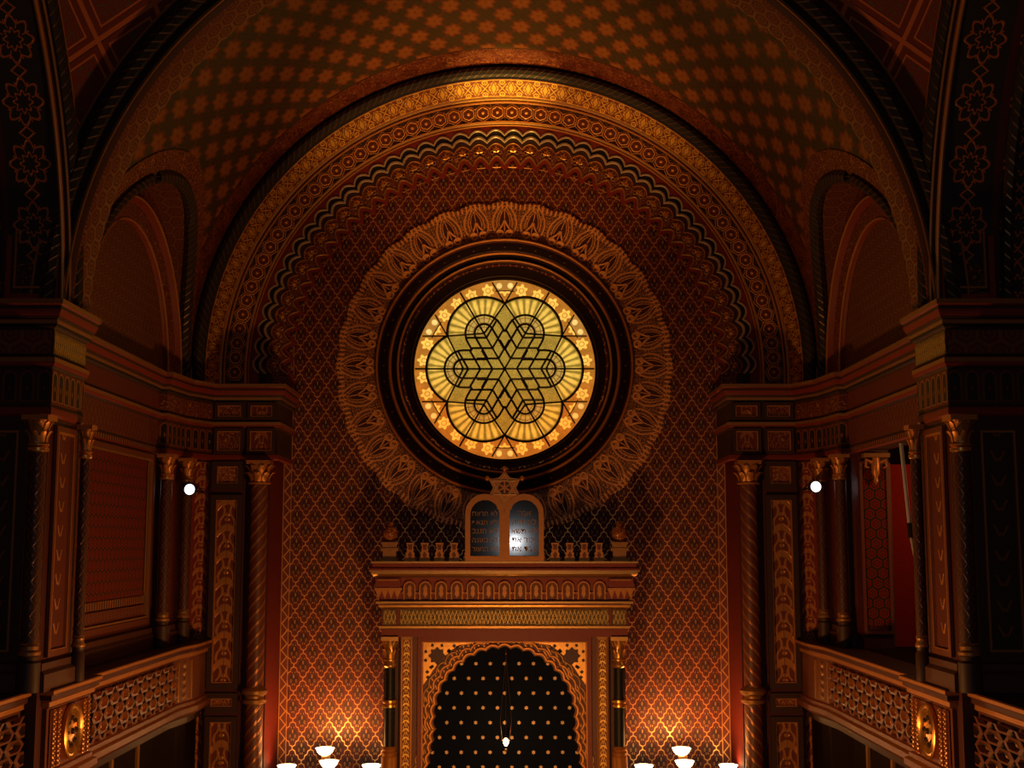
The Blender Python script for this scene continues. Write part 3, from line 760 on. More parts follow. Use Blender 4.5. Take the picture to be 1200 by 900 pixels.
for k in range(NL):
    a = R(180 * (k + .5) / NL); r = 3.40
    if first is None:
        mb = MB()
        for an, ln in ((-62, .075), (-32, .09), (0, .115), (32, .09), (62, .075)):   # palmette of five leaves, growing outwards (+x)
            c, s_ = cos(R(an)), sin(R(an)); w = .022
            q = [(0, 0), (ln * .55 * c - w * s_, ln * .55 * s_ + w * c), (ln * c, ln * s_), (ln * .55 * c + w * s_, ln * .55 * s_ - w * c)]
            b = mb.add([(x - .05, -.004, z) for x, z in q] + [(ln * .5 * c - .05, -.022, ln * .5 * s_)])
            for i in range(4): mb.face((b + i, b + (i + 1) % 4, b + 4))
        for sg in (-1, 1): mb.tube([(-.05 + .028 * cos(pi * 2 * j / 9) , -.008, sg * .055 + .028 * sin(pi * 2 * j / 9)) for j in range(9)], .008, 5)
        first = mb.build('palmette', 'gold_leaf', None, (0, 0, 0)); first.parent = t; o = first
        mb = MB()
        mb.prism([(-.055, -.05), (-.055, .05), (.0, .035), (.035, 0), (.0, -.035)], -.012, .01, 1)
        mb.tube([(-.05, -.014, -.06), (-.05, -.014, .06)], .008, 5, 0)
        for an in (-35, 0, 35): mb.tube([(-.045, -.014, 0), (-.045 + .055 * cos(R(an)), -.016, .055 * sin(R(an)))], [.009, .003], 5, 0)
        fd = mb.build('pendant_leaf', ['honey_gilt', 'black_paint'], None, (0, 0, 0)); fd.parent = t; d = fd
    else:
        o = first.copy(); col.objects.link(o); o.parent = t
        d = fd.copy(); col.objects.link(d); d.parent = t
    o.location = (r * cos(a), 18.575 - 18.2, .26 + r * sin(a)); o.rotation_euler = (0, -a, 0)
    d.location = (3.185 * cos(a), 18.635 - 18.2, .26 + 3.185 * sin(a)); d.rotation_euler = (0, -a, 0)

# ================================================================== ROSE WINDOW
gc = GLASS_C
mb = MB()
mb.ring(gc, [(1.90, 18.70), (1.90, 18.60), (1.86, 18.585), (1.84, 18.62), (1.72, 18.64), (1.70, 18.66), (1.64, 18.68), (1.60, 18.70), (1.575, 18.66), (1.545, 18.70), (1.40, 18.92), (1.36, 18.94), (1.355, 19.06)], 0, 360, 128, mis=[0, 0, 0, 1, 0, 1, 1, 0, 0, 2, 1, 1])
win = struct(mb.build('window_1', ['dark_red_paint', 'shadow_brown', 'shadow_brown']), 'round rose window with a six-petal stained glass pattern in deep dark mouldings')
for r, y, q, m in ((1.875, 18.585, .018, 'honey_gilt'), (1.685, 18.65, .022, 'honey_gilt'), (1.575, 18.655, .014, 'honey_gilt'), (1.40, 18.92, .012, 'deep_brown')):
    mb = MB(); mb.tube([(gc[0] + r * cos(2 * pi * k / 128), y, gc[1] + r * sin(2 * pi * k / 128)) for k in range(128)], q, 8, close=True); mb.build('window_bead', m, win)
mb = MB()
for k in range(48):
    a = 2 * pi * k / 48; mb.ball((gc[0] + 1.78 * cos(a), 18.632, gc[1] + 1.78 * sin(a)), .022, 6)
mb.build('stud_pattern', 'deep_brown', win)
mb = MB(); b = mb.add([(gc[0] + GLASS_R * 1.02 * cos(2 * pi * k / 96), 19.03, gc[1] + GLASS_R * 1.02 * sin(2 * pi * k / 96)) for k in range(96)])
mb.face(range(b, b + 96), [(GLASS_R * 1.02 * cos(2 * pi * k / 96), GLASS_R * 1.02 * sin(2 * pi * k / 96)) for k in range(96)]); mb.build('stained_glass', 'stained_glass', win)
# leading
mb = MB()
def lead(pts, q=.016):
    mb.tube([(gc[0] + x * GLASS_R, 19.015, gc[1] + y * GLASS_R) for x, y in pts], q, 5)
for k in range(6):
    a = k * pi / 3; ca, sa_ = cos(a), sin(a)
    def rot(x, y): return (x * ca - y * sa_, x * sa_ + y * ca)
    cusp = acos((.74 * cos(pi / 6) - .461) / .412)
    lead([rot(.461 + .412 * cos(-cusp + 2 * cusp * j / 24), .412 * sin(-cusp + 2 * cusp * j / 24)) for j in range(25)], .022)
    for rr in (.21, .107):
        x_end = rr / math.tan(pi / 6) * 1.0
        lead([rot(x_end, -rr)] + [rot(.461 + rr * cos(-pi / 2 + pi * j / 14), rr * sin(-pi / 2 + pi * j / 14)) for j in range(15)] + [rot(x_end, rr)], .018)
    lead([rot(0, 0), rot(1.0, 0)], .015)
    for sg in (-1, 1):
        cx_, cy_ = .74 * cos(pi / 6), sg * .74 * sin(pi / 6)
        lead([rot(cx_, cy_), rot(.461, 0)], .015)
        for x0 in (.135, .27, .405):
            y1_ = .21
            lead([rot(x0, 0), rot(x0 + y1_ / math.tan(pi / 3), sg * y1_)], .017)
    c3, s3 = cos(pi / 6), sin(pi / 6)
    for sg in (-1, 1):
        th = pi / 6 + sg * .142
        lead([rot(.74 * c3, .74 * s3), rot(.99 * cos(th), .99 * sin(th))], .012)
    for th0 in (pi / 6 - .33, pi / 6 + .33):
        pass
    lead([rot(.885 * cos(pi / 6 + d), .885 * sin(pi / 6 + d)) for d in [-.12 + .24 * j / 6 for j in range(7)]], .008)
mb.build('leading', 'black_paint', win)

# carved lace rosette round the window
t = thing('carved_rosette', 'wide ring of gilded lace carving around the rose window with paired scrolls', 'rosette', (gc[0], 18.70, gc[1] - 2.49))
mb = MB(); rows = []; uvs = []
N = 32 * 14
for k in range(N + 1):
    a = 2 * pi * k / N + pi / 2; tt = (k / N * 32) % 1
    ro = 2.44 + .045 * abs(cos(pi * tt)) + .012 * abs(sin(7 * pi * tt))
    pr = [(1.905, 18.685), (1.92, 18.672), (ro - .02, 18.672), (ro, 18.69), (ro, 18.715)]
    rows.append([(gc[0] + r * cos(a), y, gc[1] + r * sin(a)) for r, y in pr]); uvs.append([(k / N, r) for r, y in pr])
mb.grid(rows, uvs); mb.build('lace_panel', 'lace_gilt', t)
first = None
for k in range(32):
    for sg in (-1, 1):
        a = 2 * pi * (k + .5) / 32 + pi / 2 + pi / 32; r = 1.985
        if (k, sg) == (0, -1): 
            mesh_s = {}
        if sg not in mesh_s:
            mb = MB(); pts = []; rad = []
            for j in range(23):                      # teardrop scroll: stem from outside, round the eye
                q = j / 22
                if q < .35: pts.append((.20 - .17 * q / .35 * 1.0, -.008, sg * (.012 + .10 * (q / .35) ** 1.5))); rad.append(.013 + .008 * q)
                else:
                    w = (q - .35) / .65; an = R(70) - w * R(480); rr = .060 * (1 - .6 * w)
                    pts.append((-.005 + rr * cos(an), -.010, sg * (.066 + rr * sin(an) * 1.0))); rad.append(.022 * (1 - .35 * w))
            mb.tube(pts, rad, 6)
            o = mb.build('scroll', 'scroll_gilt', None, (0, 0, 0)); mesh_s[sg] = o
        else:
            o = mesh_s[sg].copy(); col.objects.link(o)
        o.parent = t; o.location = (r * cos(a), -.032, 2.49 + r * sin(a)); o.rotation_euler = (0, -a, 0)

# ================================================================== PILASTERS, COLUMNS, COLONNETTES
def leafcap(mb, c, z0, z1, r0, r1, mi=0):
    """bell with two tiers of leaves and an abacus"""
    h = z1 - z0
    mb.lathe(c, [(r0 * 1.0, z0), (r0 * 1.25, z0 + .02 * h), (r0 * 1.25, z0 + .07 * h), (r0 * .95, z0 + .1 * h), (r0 * .98, z0 + .55 * h), (r1 * .9, z0 + .84 * h)], 16, mi)
    mb.box(c[0] - r1, c[0] + r1, c[1] - r1, c[1] + r1, z0 + .84 * h, z1, mi)
    for tier, (zb, zt, n_, ph) in enumerate(((.1, .5, 8, 0), (.34, .8, 8, .5))):
        for k in range(n_):
            a = 2 * pi * (k + ph) / n_; w = 2 * pi / n_ * .40; rows = []
            for q, ex, ww in ((0, 1.02, 1), (.5, 1.12, 1), (.85, 1.38, .8), (1.0, 1.55, .35), (.9, 1.66, .15)):
                zz = z0 + h * (zb + (zt - zb) * q); rr = r0 * ex
                rows.append([(c[0] + rr * cos(a + s_ * w * ww) * (1.06 if s_ == 0 else 1), c[1] + rr * sin(a + s_ * w * ww) * (1.06 if s_ == 0 else 1), zz) for s_ in (-1, 0, 1)])
            mb.grid(rows, None, mi)
for sx in (-1, 1):
    s_ = side(sx, 'left', 'right'); who = side(sx, 'left', 'right')
    # framed pilaster
    t = thing('pilaster', f'tall dark-framed pilaster with gilded leaf panels on the {who} of the great arch', 'pilaster', (3.78 * sx, 17.6, -6.6))
    mb = MB(sx); mb.box(3.55, 4.02, 17.60, 17.69, -6.6, 1.13); mb.build('shaft', 'dark_red_paint', t)
    for z0, z1, m in ((.74, 1.12, 'filigree_gold'), (-1.93, .66, 'leaf_panel'), (-2.24, -1.99, 'filigree_gold'), (-4.6, -2.30, 'leaf_panel')):
        mb = MB(sx); framed(mb, (4.0, 17.597), (3.57, 17.597), z0, z1, .07, .06, 0); fr = mb.build('frame', 'deep_brown', t)
        mb = MB(sx); framed(mb, (3.935, 17.597), (3.635, 17.597), z0 + .065, z1 - .065, .02, .045, 0); mb.build('bead', 'honey_gilt', t)
        mb = MB(sx); paneluv(mb, (3.92, 17.592), (3.65, 17.592), z0 + .08, z1 - .08); mb.build('panel', m, t)
    # spiral-painted column
    t = thing('column', f'round column with spiral-painted shaft beside the {who} framed pilaster', 'column', (3.34 * sx, 17.52, -6.6))
    c = (3.34, 17.52)
    mb = MB(sx); leafcap(mb, c, .80, 1.125, .125, .155); mb.build('capital', 'honey_gilt', t)
    mb = MB(sx); mb.lathe(c, [(.118, -1.90), (.114, .80)], 24); mb.build('shaft', 'rope_spiral', t)
    mb = MB(sx); mb.lathe(c, [(.118, -2.13), (.16, -2.11), (.165, -2.07), (.125, -2.05), (.125, -2.02), (.17, -1.99), (.175, -1.95), (.15, -1.92), (.118, -1.90)], 24); mb.build('ring', 'dull_gold', t)
    mb = MB(sx); mb.lathe(c, [(.13, -6.2), (.122, -2.13)], 24); mb.build('lower_shaft', 'rope_spiral', t)
    mb = MB(sx); mb.lathe(c, [(.001, -6.6), (.17, -6.6), (.17, -6.45), (.15, -6.42), (.16, -6.34), (.14, -6.28), (.13, -6.2)], 24); mb.build('base', 'dull_gold', t)
    # colonnettes
    specs = [((4.06, 11.25), .078, f'dark colonnette on the hall-side corner of the {who} pier'), ((3.943, 12.165), .05, f'thin colonnette on the inner corner of the {who} pier'),
             ((4.25, 16.20), .072, f'colonnette on the near edge of the {who} corner strip'), ((4.19, 16.97), .068, f'colonnette on the far edge of the {who} corner strip, next to the spotlight'),
             ((4.83, 11.25), .075, f'dark colonnette between two leaf panels on the {who} pier front')]
    for (x, y), r, lab in specs:
        t = thing('colonnette', lab, 'colonnette', (x * sx, y, -1.28), 'colonnettes on the piers and corners')
        m = 'shaft_lozenge'
        mb = MB(sx); mb.lathe((x, y), [(.001, -1.27), (r * 1.28, -1.27), (r * 1.28, -1.02), (r * 1.02, -1.0), (r * 1.02, -.97), (r * 1.25, -.955), (r * 1.25, -.93), (r * 1.02, -.91), (r * 1.02, -.88), (r * 1.15, -.87), (r, -.85)], 18, mis=[0, 0, 0, 0, 0, 1, 1, 1, 0, 1, 1][:10]); mb.build('base', ['deep_brown', 'dull_gold'], t)
        mb = MB(sx); mb.lathe((x, y), [(r, -.85), (r * .94, .80)], 18); mb.build('shaft', m, t)
        mb = MB(sx); mb.lathe((x, y), [(r * .94, .80), (r * 1.2, .81), (r * 1.2, .835), (r * .95, .85)], 18); mb.build('necking', 'gold_leaf', t)
        mb = MB(sx); leafcap(mb, (x, y), .85, 1.12, r * .95, r * 1.5); mb.build('capital', 'honey_gilt', t)

# ================================================================== BALUSTRADES
def mapped(mb, a, b, sx):
    """take a mesh laid out on a flat front (s along, y = -outward, z) onto the upright plane a -> b"""
    l = math.dist(a, b); dx, dy = (b[0] - a[0]) / l, (b[1] - a[1]) / l
    mb.uv = [u if u is not None else None for u in mb.uv]
    mb.v = [((a[0] + dx * s - dy * -y) * sx, a[1] + dy * s + dx * -y, z) for s, y, z in mb.v]
    mb.sx = sx
    return mb
def hexa(cx, cz, w, h, k=1.0): return [(cx + k * x, cz + k * z) for x, z in ((-w / 2, 0), (-w * .28, -h / 2), (w * .28, -h / 2), (w / 2, 0), (w * .28, h / 2), (-w * .28, h / 2))]
def strap_panel(L, z0, z1, nx, k=.60):
    """flat band of interlaced hexagons: broad flat strips round sunk cells with gilded sides"""
    mb = MB(); W = L / nx; H = (z1 - z0) / 2
    mb.poly([(0, -.004, z0), (L, -.004, z0), (L, -.004, z1), (0, -.004, z1)], 1)
    for row in range(5):
        cz = z0 + row * H / 2
        for i in range(-1, nx + 1):
            cx = (i + .5 + (.5 if row % 2 else 0)) * W
            cl = lambda P: [(min(max(x, .0), L), min(max(z, z0), z1)) for x, z in P]
            cell = [(cx + W * x, cz + H * z) for x, z in ((-.5, 0), (-.30, -.25), (0, -.25), (.30, -.25), (.5, 0), (.30, .25), (0, .25), (-.30, .25))]
            o = cl(cell); q = cl([(cx + (x - cx) * k, cz + (z - cz) * k) for x, z in cell])
            if max(p[0] for p in o) - min(p[0] for p in o) < .03: continue
            for j in range(8):
                n_ = (j + 1) % 8; A, B, C, D = o[j], o[n_], q[n_], q[j]
                ar = abs((B[0] - A[0]) * (D[1] - A[1]) - (D[0] - A[0]) * (B[1] - A[1])) + abs((C[0] - A[0]) * (D[1] - A[1]) - (D[0] - A[0]) * (C[1] - A[1]))
                if ar > 1e-6: mb.poly([(A[0], -.050, A[1]), (B[0], -.050, B[1]), (C[0], -.056, C[1]), (D[0], -.056, D[1])], 0)
                if math.dist(C, D) > 1e-4: mb.poly([(D[0], -.056, D[1]), (C[0], -.056, C[1]), (C[0] * .92 + cx * .08, -.004, C[1] * .92 + cz * .08), (D[0] * .92 + cx * .08, -.004, D[1] * .92 + cz * .08)], 2)
            if 0 < row < 4 and W * .3 < cx < L - W * .3:
                mb.bevel(hexa(cx, cz, W * .26, H * .22), -.03, -.004, .4, 2)
    return mb
RAIL = [(-.10, -1.275), (.075, -1.275), (.085, -1.285), (.085, -1.315), (.06, -1.33), (.06, -1.37), (.03, -1.39), (.03, -1.43), (0, -1.45)]
FACE = [(0, -1.45), (0, -1.99)]
FOOT = [(0, -1.99), (.03, -2.0), (.03, -2.04), (.07, -2.06), (.07, -2.12), (.03, -2.16), (-.04, -2.20), (-.06, -2.28), (-.26, -2.34)]
def parapet(sx, name, label, path, grp=None):
    mx = sum(p[0] for p in path) / len(path); my = sum(p[1] for p in path) / len(path)
    t = thing(name, label, 'balustrade', (mx * sx, my, -2.34), grp)
    mb = MB(sx); mb.run(path, RAIL, mis=[3, 0, 1, 0, 2, 0, 1, 0], caps=True); mb.build('rail', ['brown_wood', 'honey_gilt', 'dark_red_paint', 'deep_brown'], t)
    mb = MB(sx); mb.run(path, FACE, caps=False); mb.build('face', 'brown_wood', t)
    mb = MB(sx); mb.run(path, FOOT, mis=[1, 0, 1, 0, 0, 2, 2, 2]); mb.build('foot_moulding', ['brown_wood', 'honey_gilt', 'deep_brown'], t)
    return t
for sx in (-1, 1):
    who = side(sx, 'left', 'right')
    a, b = (4.08, 12.85), (4.08, 16.25)
    t = parapet(sx, 'balustrade', f'{who} parapet between pier and back corner carved with rows of hexagonal bosses', [a, b, (4.0, 16.85), (4.0, 17.5)])
    aa, bb = sub(a, b, .02, .985); L = math.dist(aa, bb)
    mapped(strap_panel(L, -1.96, -1.48, 9), aa, bb, sx).build('strapwork_panel', ['brown_wood', 'deep_brown', 'gold_leaf'], t)
    e0, e1 = (4.08, 16.25), (4.0, 16.85); L = math.dist(e0, e1)
    for s0 in (.06, L - .12):
        mb = MB(); mb.box(s0, s0 + .035, -.02, 0, -1.96, -1.48); mapped(mb, e0, e1, sx).build('end_strip', 'gold_leaf', t)
    mb = MB()
    for q in range(5): mb.bevel([(L / 2 + .06 * cos(pi / 4 * j), -1.92 + q * .1 + .045 * sin(pi / 4 * j)) for j in range(8)], -.02, 0, .5)
    mapped(mb, e0, e1, sx).build('bead_pattern', 'dull_gold', t)
    # medallion pedestal under the pier
    a, b = (3.99, 11.55), (3.99, 12.73)
    t = parapet(sx, 'balustrade_pedestal', f'projecting parapet pedestal with a round gilded medallion below the {who} pier', [(4.17, 11.55), a, b, (4.17, 12.73)])
    L = math.dist(a, b); cz = -1.72
    mb = MB(); mb.poly([(.06, -.012, -1.97), (L - .06, -.012, -1.97), (L - .06, -.012, -1.47), (.06, -.012, -1.47)]); mapped(mb, a, b, sx).build('panel', 'leaf_strip', t)
    mb = MB(); mb.ring((L / 2, cz), [(.25, -.012), (.25, -.05), (.235, -.06), (.22, -.045), (.205, -.045), (.19, -.06), (.175, -.05), (.16, -.02), (.10, -.018), (.09, -.03), (.02, -.035), (.001, -.035)], 0, 360, 40)
    md = mapped(mb, a, b, sx).build('medallion', 'gold_leaf', t)
    mb = MB()
    for k in range(8):
        an = 2 * pi * k / 8; mb.bevel([(L / 2 + .125 * cos(an) + .034 * cos(j * pi / 4), cz + .125 * sin(an) + .034 * sin(j * pi / 4)) for j in range(8)], -.05, -.015, .4)
    mb.ball((L / 2, -.035, cz), .03, 8); mapped(mb, a, b, sx).build('petal_pattern', 'deep_brown', md)
    for s0 in (.10, .23, L - .27, L - .14):
        mb = MB()
        mb.box(s0, s0 + .04, -.03, -.012, -1.97, -1.47)
        for q in range(12): mb.ball((s0 + .02, -.034, -1.95 + q * .042), .014, 6)
        mapped(mb, a, b, sx).build('beaded_strip', 'gold_leaf', t)
    # nearer balustrade under the side arch
    a, b = (4.16, 8.2), (4.16, 11.43)
    t = parapet(sx, 'balustrade', f'{who} parapet nearest the camera with large open hexagons, cut by the picture edge', [a, b])
    aa, bb = sub(a, b, .02, .98); L = math.dist(aa, bb)
    mapped(strap_panel(L, -1.96, -1.48, 7, .66), aa, bb, sx).build('strapwork_panel', ['brown_wood', 'deep_brown', 'dull_gold'], t)

# ================================================================== THE ARK
AX = 0.01
ark = thing('torah_ark', 'gilded ark shrine with scalloped arch, side colonnettes and battlement cresting below the rose window', 'ark', (AX, 17.9, -6.6))
def AP(mb, name, mats, parent=ark, uvo=None): return mb.build(name, mats, parent, None, uvo)
YF = 17.46
# body with the lobed opening
def opening(k=0.0, amp=.035, n=6):
    """lobed outline from lower right, over the top, to lower left; k widens it"""
    P = []; seg = [(1.04 - .0, -3.15), (.97, -2.78), (.93, -2.50)]
    NLB = 19; rr = .915 + k
    for i in range(NLB):
        for j in range(n):
            t_ = (i + j / n) / NLB; a = R(-8 + 196 * t_); r = rr + amp * abs(sin(pi * j / n))
            P.append((AX + r * cos(a), -2.32 + r * sin(a)))
    P.append((AX + rr * cos(R(188)), -2.32 + rr * sin(R(188))))
    low = []
    for i in range(5):
        z0 = P[0][1] - .145 * i
        for j in range(n):
            q = i + j / n; z = P[0][1] - .145 * q
            x = P[0][0] - AX + .026 * q + amp * abs(sin(pi * j / n))
            low.append((x, z))
    low = low[::-1]
    return [(AX + x, z) for x, z in low] + P + [(AX - x, z) for x, z in low[::-1]]
O0 = opening()
body = [(AX - 1.40, -6.6), (AX - 1.40, -1.10), (AX + 1.40, -1.10), (AX + 1.40, -6.6), (O0[0][0], -6.6)] + O0 + [(O0[-1][0], -6.6)]
mb = MB(); mb.prism(body, YF, 17.77, 0, 1); AP(mb, 'body', ['brown_wood', 'dark_red_paint'])
for k, y, q, m in ((.035, .03, .022, 'honey_gilt'), (.11, .02, .018, 'honey_gilt'), (.175, .012, .014, 'dull_gold')):
    mb = MB(); mb.tube([(x, YF - y, z) for x, z in opening(k)], q, 6); AP(mb, 'scalloped_moulding', m)
mb = MB(); A_, B_ = opening(.04), opening(.17)
mb.grid([[(p[0], YF - .012, p[1]), (q[0], YF - .012, q[1])] for p, q in zip(A_, B_)], None, 0, False); AP(mb, 'arch_band', 'chequer_gold')
# red framing of the panel
mb = MB()
for x0, x1, z0, z1 in ((-1.16, -1.10, -3.3, -1.24), (1.10, 1.16, -3.3, -1.24), (-1.0995, 1.0995, -1.30, -1.24)): mb.box(AX + x0, AX + x1, YF - .05, YF, z0, z1)
AP(mb, 'panel_frame', 'red_paint')
for xs in (-1, 1):
    mb = MB()
    mb.tube([(AX + xs * 1.095, YF - .045, -3.3), (AX + xs * 1.095, YF - .045, -1.305), (AX, YF - .045, -1.305)], .011, 6); AP(mb, 'panel_bead', 'honey_gilt')
# spandrels with star inlays
for xs in (-1, 1):
    mb = MB(); arc = []
    for k in range(13):
        a = R(30 + 48 * k / 12); r = 1.15; arc.append((AX + xs * r * cos(a), -2.32 + r * sin(a)))
    poly = [(AX + xs * 1.085, -1.315)] + [(AX + xs * .40, -1.315)] + [p for p in arc[::-1] if p[1] < -1.33 and abs(p[0] - AX) < 1.08] + [(AX + xs * 1.085, -1.87)]
    mb.prism(poly, YF - .035, YF - .001, 0); sp = AP(mb, 'spandrel', 'gold_leaf')
    cx_, cz_ = AX + xs * .90, -1.49
    mb = MB(); mb.prism([(cx_ + (.118 if j % 2 == 0 else .088) * cos(pi * j / 8), cz_ + (.118 if j % 2 == 0 else .088) * sin(pi * j / 8)) for j in range(16)], YF - .045, YF - .034)
    mb.build('star_inlay', 'dark_red_paint', sp)
    mb = MB()
    for j in range(8):
        a = 2 * pi * (j + .5) / 8; p = (cx_ + .165 * cos(a), cz_ + .15 * sin(a)); s_ = .026
        if p[1] > -1.33: continue
        mb.prism([(p[0] + s_ * cos(a + q * pi / 2), p[1] + s_ * sin(a + q * pi / 2)) for q in range(4)], YF - .042, YF - .034)
    for (x_, z_) in ((.67, -1.36), (.62, -1.40), (1.03, -1.70), (1.02, -1.77), (.74, -1.42), (.98, -1.64)):
        mb.prism([(AX + xs * x_ + .03 * cos(q * pi / 2), z_ + .026 * sin(q * pi / 2)) for q in range(4)], YF - .042, YF - .034)
    mb.build('inlay_pattern', 'deep_brown', sp)
    # gilded strips
    mb = MB(); mb.box(AX + xs * 1.31 - .075, AX + xs * 1.31 + .075, YF - .03, YF, -3.3, -1.24); AP(mb, 'strip_ground', 'dull_gold')
    mb = MB(); x0 = AX + xs * 1.31
    mb.poly([(x0 - .05, YF - .035, -2.95), (x0 + .05, YF - .035, -2.95), (x0 + .05, YF - .035, -1.28), (x0 - .05, YF - .035, -1.28)], 0, [(-.05, 0), (.05, 0), (.05, 1.67), (-.05, 1.67)]); AP(mb, 'gilded_strip', 'vine_gold')
    for dx in (-.064, .064):
        mb = MB(); mb.tube([(x0 + dx, YF - .034, -2.97), (x0 + dx, YF - .034, -1.26)], .009, 5); AP(mb, 'strip_bead', 'honey_gilt')
    # colonnette of the ark
    c = (AX + xs * 1.525, 17.40)
    mb = MB(); mb.lathe(c, [(.072, -2.66), (.068, -1.62)], 20); cl = AP(mb, 'colonnette', 'black_marble')
    mb = MB(); leafcap(mb, c, -1.55, -1.23, .072, .115); mb.lathe(c, [(.07, -1.64), (.09, -1.62), (.09, -1.59), (.075, -1.57), (.075, -1.54)], 18); mb.build('capital', 'gold_leaf', cl)
    mb = MB(); mb.lathe(c, [(.072, -2.16), (.1, -2.15), (.1, -2.12), (.085, -2.105), (.1, -2.09), (.1, -2.06), (.072, -2.05)], 18); mb.build('ring', 'gold_leaf', cl)
    mb = MB(); mb.lathe(c, [(.001, -3.1), (.125, -3.1), (.125, -2.98), (.105, -2.95), (.105, -2.80), (.09, -2.78), (.10, -2.74), (.08, -2.72), (.095, -2.69), (.072, -2.66)], 18); mb.build('base', 'honey_gilt', cl)
    mb = MB(); mb.box(c[0] - .15, c[0] + .15, 17.25, 17.6, -6.6, -3.1); AP(mb, 'pedestal', 'brown_wood')
    mb = MB(); mb.box(AX + xs * 1.41, AX + xs * 1.62, 17.55, 18.70, -6.6, -1.10) if xs > 0 else mb.box(AX - 1.62, AX - 1.41, 17.55, 18.70, -6.6, -1.10); AP(mb, 'side_wall', 'dark_red_paint')
# architrave, frieze, cornice: one run round three sides
def around(hx, yf, prof, mats, mis, name):
    mb = MB(); mb.run([(AX + hx, 18.70), (AX + hx, yf), (AX - hx, yf), (AX - hx, 18.70)], prof, mis=mis)
    mb.v = [(2 * AX - x, y, z) for x, y, z in mb.v]
    return AP(mb, name, mats)
def around(hx, yf, prof, mats, mis, name):
    mb = MB(); mb.run([(AX + hx, 18.70), (AX + hx, yf), (AX - hx, yf), (AX - hx, 18.70)][::-1], [(-o, z) for o, z in prof], mis=mis); return AP(mb, name, mats)
around(1.64, 17.34, [(0, -1.235), (0, -1.13), (.03, -1.12), (.03, -1.09), (0, -1.08), (0, -.86), (.03, -.85), (.045, -.82), (.045, -.80), (.075, -.79), (.075, -.765)], ['brown_wood', 'gold_leaf', 'red_paint'], [2, 0, 1, 0, 0, 0, 1, 0, 1, 1], 'architrave')
mb = MB(); mb.poly([(AX - 1.39, 17.334, -1.075), (AX + 1.39, 17.334, -1.075), (AX + 1.39, 17.334, -.87), (AX - 1.39, 17.334, -.87)]); AP(mb, 'frieze', 'frieze_gold', uvo=(0, 0, -1.075))
for xs in (-1, 1):
    mb = MB(); x0 = AX + xs * 1.53; mb.box(x0 - .085, x0 + .085, 17.32, 17.345, -1.07, -.875); AP(mb, 'frieze_block', 'frieze_gold', uvo=(0, 0, -1.075))
    mb = MB(); mb.box(AX + xs * 1.42 - .012, AX + xs * 1.42 + .012, 17.31, 17.345, -1.08, -.86); AP(mb, 'frieze_divider', 'red_paint')
around(1.66, 17.33, [(0, -.765), (0, -.46)], ['red_paint'], [0], 'arcade_ground')
# arcade of thirteen little arches
first = None
for k in range(13):
    x0 = AX + (k - 6) * .2115
    if first is None:
        mb = MB(); w = .073
        arch = [(-w, -.12)] + [(w * -cos(pi * j / 10), .04 + w * sin(pi * j / 10)) for j in range(11)] + [(w, -.12)]
        mb.tube([(x, -.03, z) for x, z in arch], .016, 6, 0)
        mb.prism([(x * .8, z * .92) for x, z in arch], -.012, 0, 1)
        mb.prism([(0, -.1), (.03, -.05), (.022, .0), (.03, .03), (0, .08), (-.03, .03), (-.022, .0), (-.03, -.05)], -.028, -.01, 0)
        mb.box(-.10, -.066, -.045, 0, -.045, -.025, 0); mb.box(.066, .10, -.045, 0, -.045, -.025, 0)
        first = mb.build('niche', ['honey_gilt', 'brown_wood'], None, (0, 0, 0)); first.parent = ark; o = first
    else:
        o = first.copy(); col.objects.link(o); o.parent = ark
    o.location = (x0 - AX, 17.33 - 17.9, -.62 + 6.6)
for xs in (-1, 1):
    x0, x1 = sorted((AX + xs * 1.385, AX + xs * 1.72))
    mb = MB(); mb.box(x0, x1, 17.25, 17.335, -.60, -.46, 1); mb.box(x0 + .03, x1 - .03, 17.24, 17.26, -.49, -.475, 0); mb.box(x0 - .01, x1 + .02, 17.23, 17.335, -.62, -.585, 0)
    for j in range(4):
        q0 = x0 + (x1 - x0) * j / 4; q1 = x0 + (x1 - x0) * (j + 1) / 4; mb.prism([(q0, -.62), (q1, -.62), ((q0 + q1) / 2, -.735)], 17.27, 17.335, 0)
    AP(mb, 'end_block', ['honey_gilt', 'red_paint'])
around(1.66, 17.33, [(0, -.47), (.05, -.46), (.05, -.44), (.09, -.43), (.115, -.40), (.115, -.375), (.14, -.37), (.14, -.355), (.14, -.33), (.10, -.32), (.10, -.27), (.12, -.26), (.12, -.235), (-.2, -.235)], ['brown_wood', 'gold_leaf', 'red_paint', 'deep_brown'], [1, 0, 0, 1, 1, 0, 1, 2, 2, 2, 1, 1, 3], 'cornice')
mb = MB(); mb.poly([(AX - 1.75, 17.25, -.238), (AX + 1.75, 17.25, -.238), (AX + 1.75, 18.70, -.238), (AX - 1.75, 18.70, -.238)]); AP(mb, 'top_board', 'deep_brown')
# cresting
first = None
cr = [(-.07, 0), (-.07, .05), (-.05, .075), (-.062, .10), (-.04, .135), (-.05, .16), (-.035, .175), (-.055, .245), (.055, .245), (.035, .175), (.05, .16), (.04, .135), (.062, .10), (.05, .075), (.07, .05), (.07, 0)]
for k in range(10):
    x0 = (-1.265 + k * .196) if k < 5 else (1.265 - (9 - k) * .196)
    if first is None:
        mb = MB(); mb.prism(cr, 0, .07, 0)
        mb.prism([(0, .03), (.03, .08), (0, .13), (-.03, .08)], -.012, 0, 1); mb.prism([(-.02, .15), (.02, .15), (.03, .22), (-.03, .22)], -.01, 0, 1)
        first = mb.build('cresting', ['honey_gilt', 'brown_wood'], None, (0, 0, 0)); first.parent = ark; o = first
    else:
        o = first.copy(); col.objects.link(o); o.parent = ark
    o.location = (x0, 17.30 - 17.9, -.235 + 6.6)
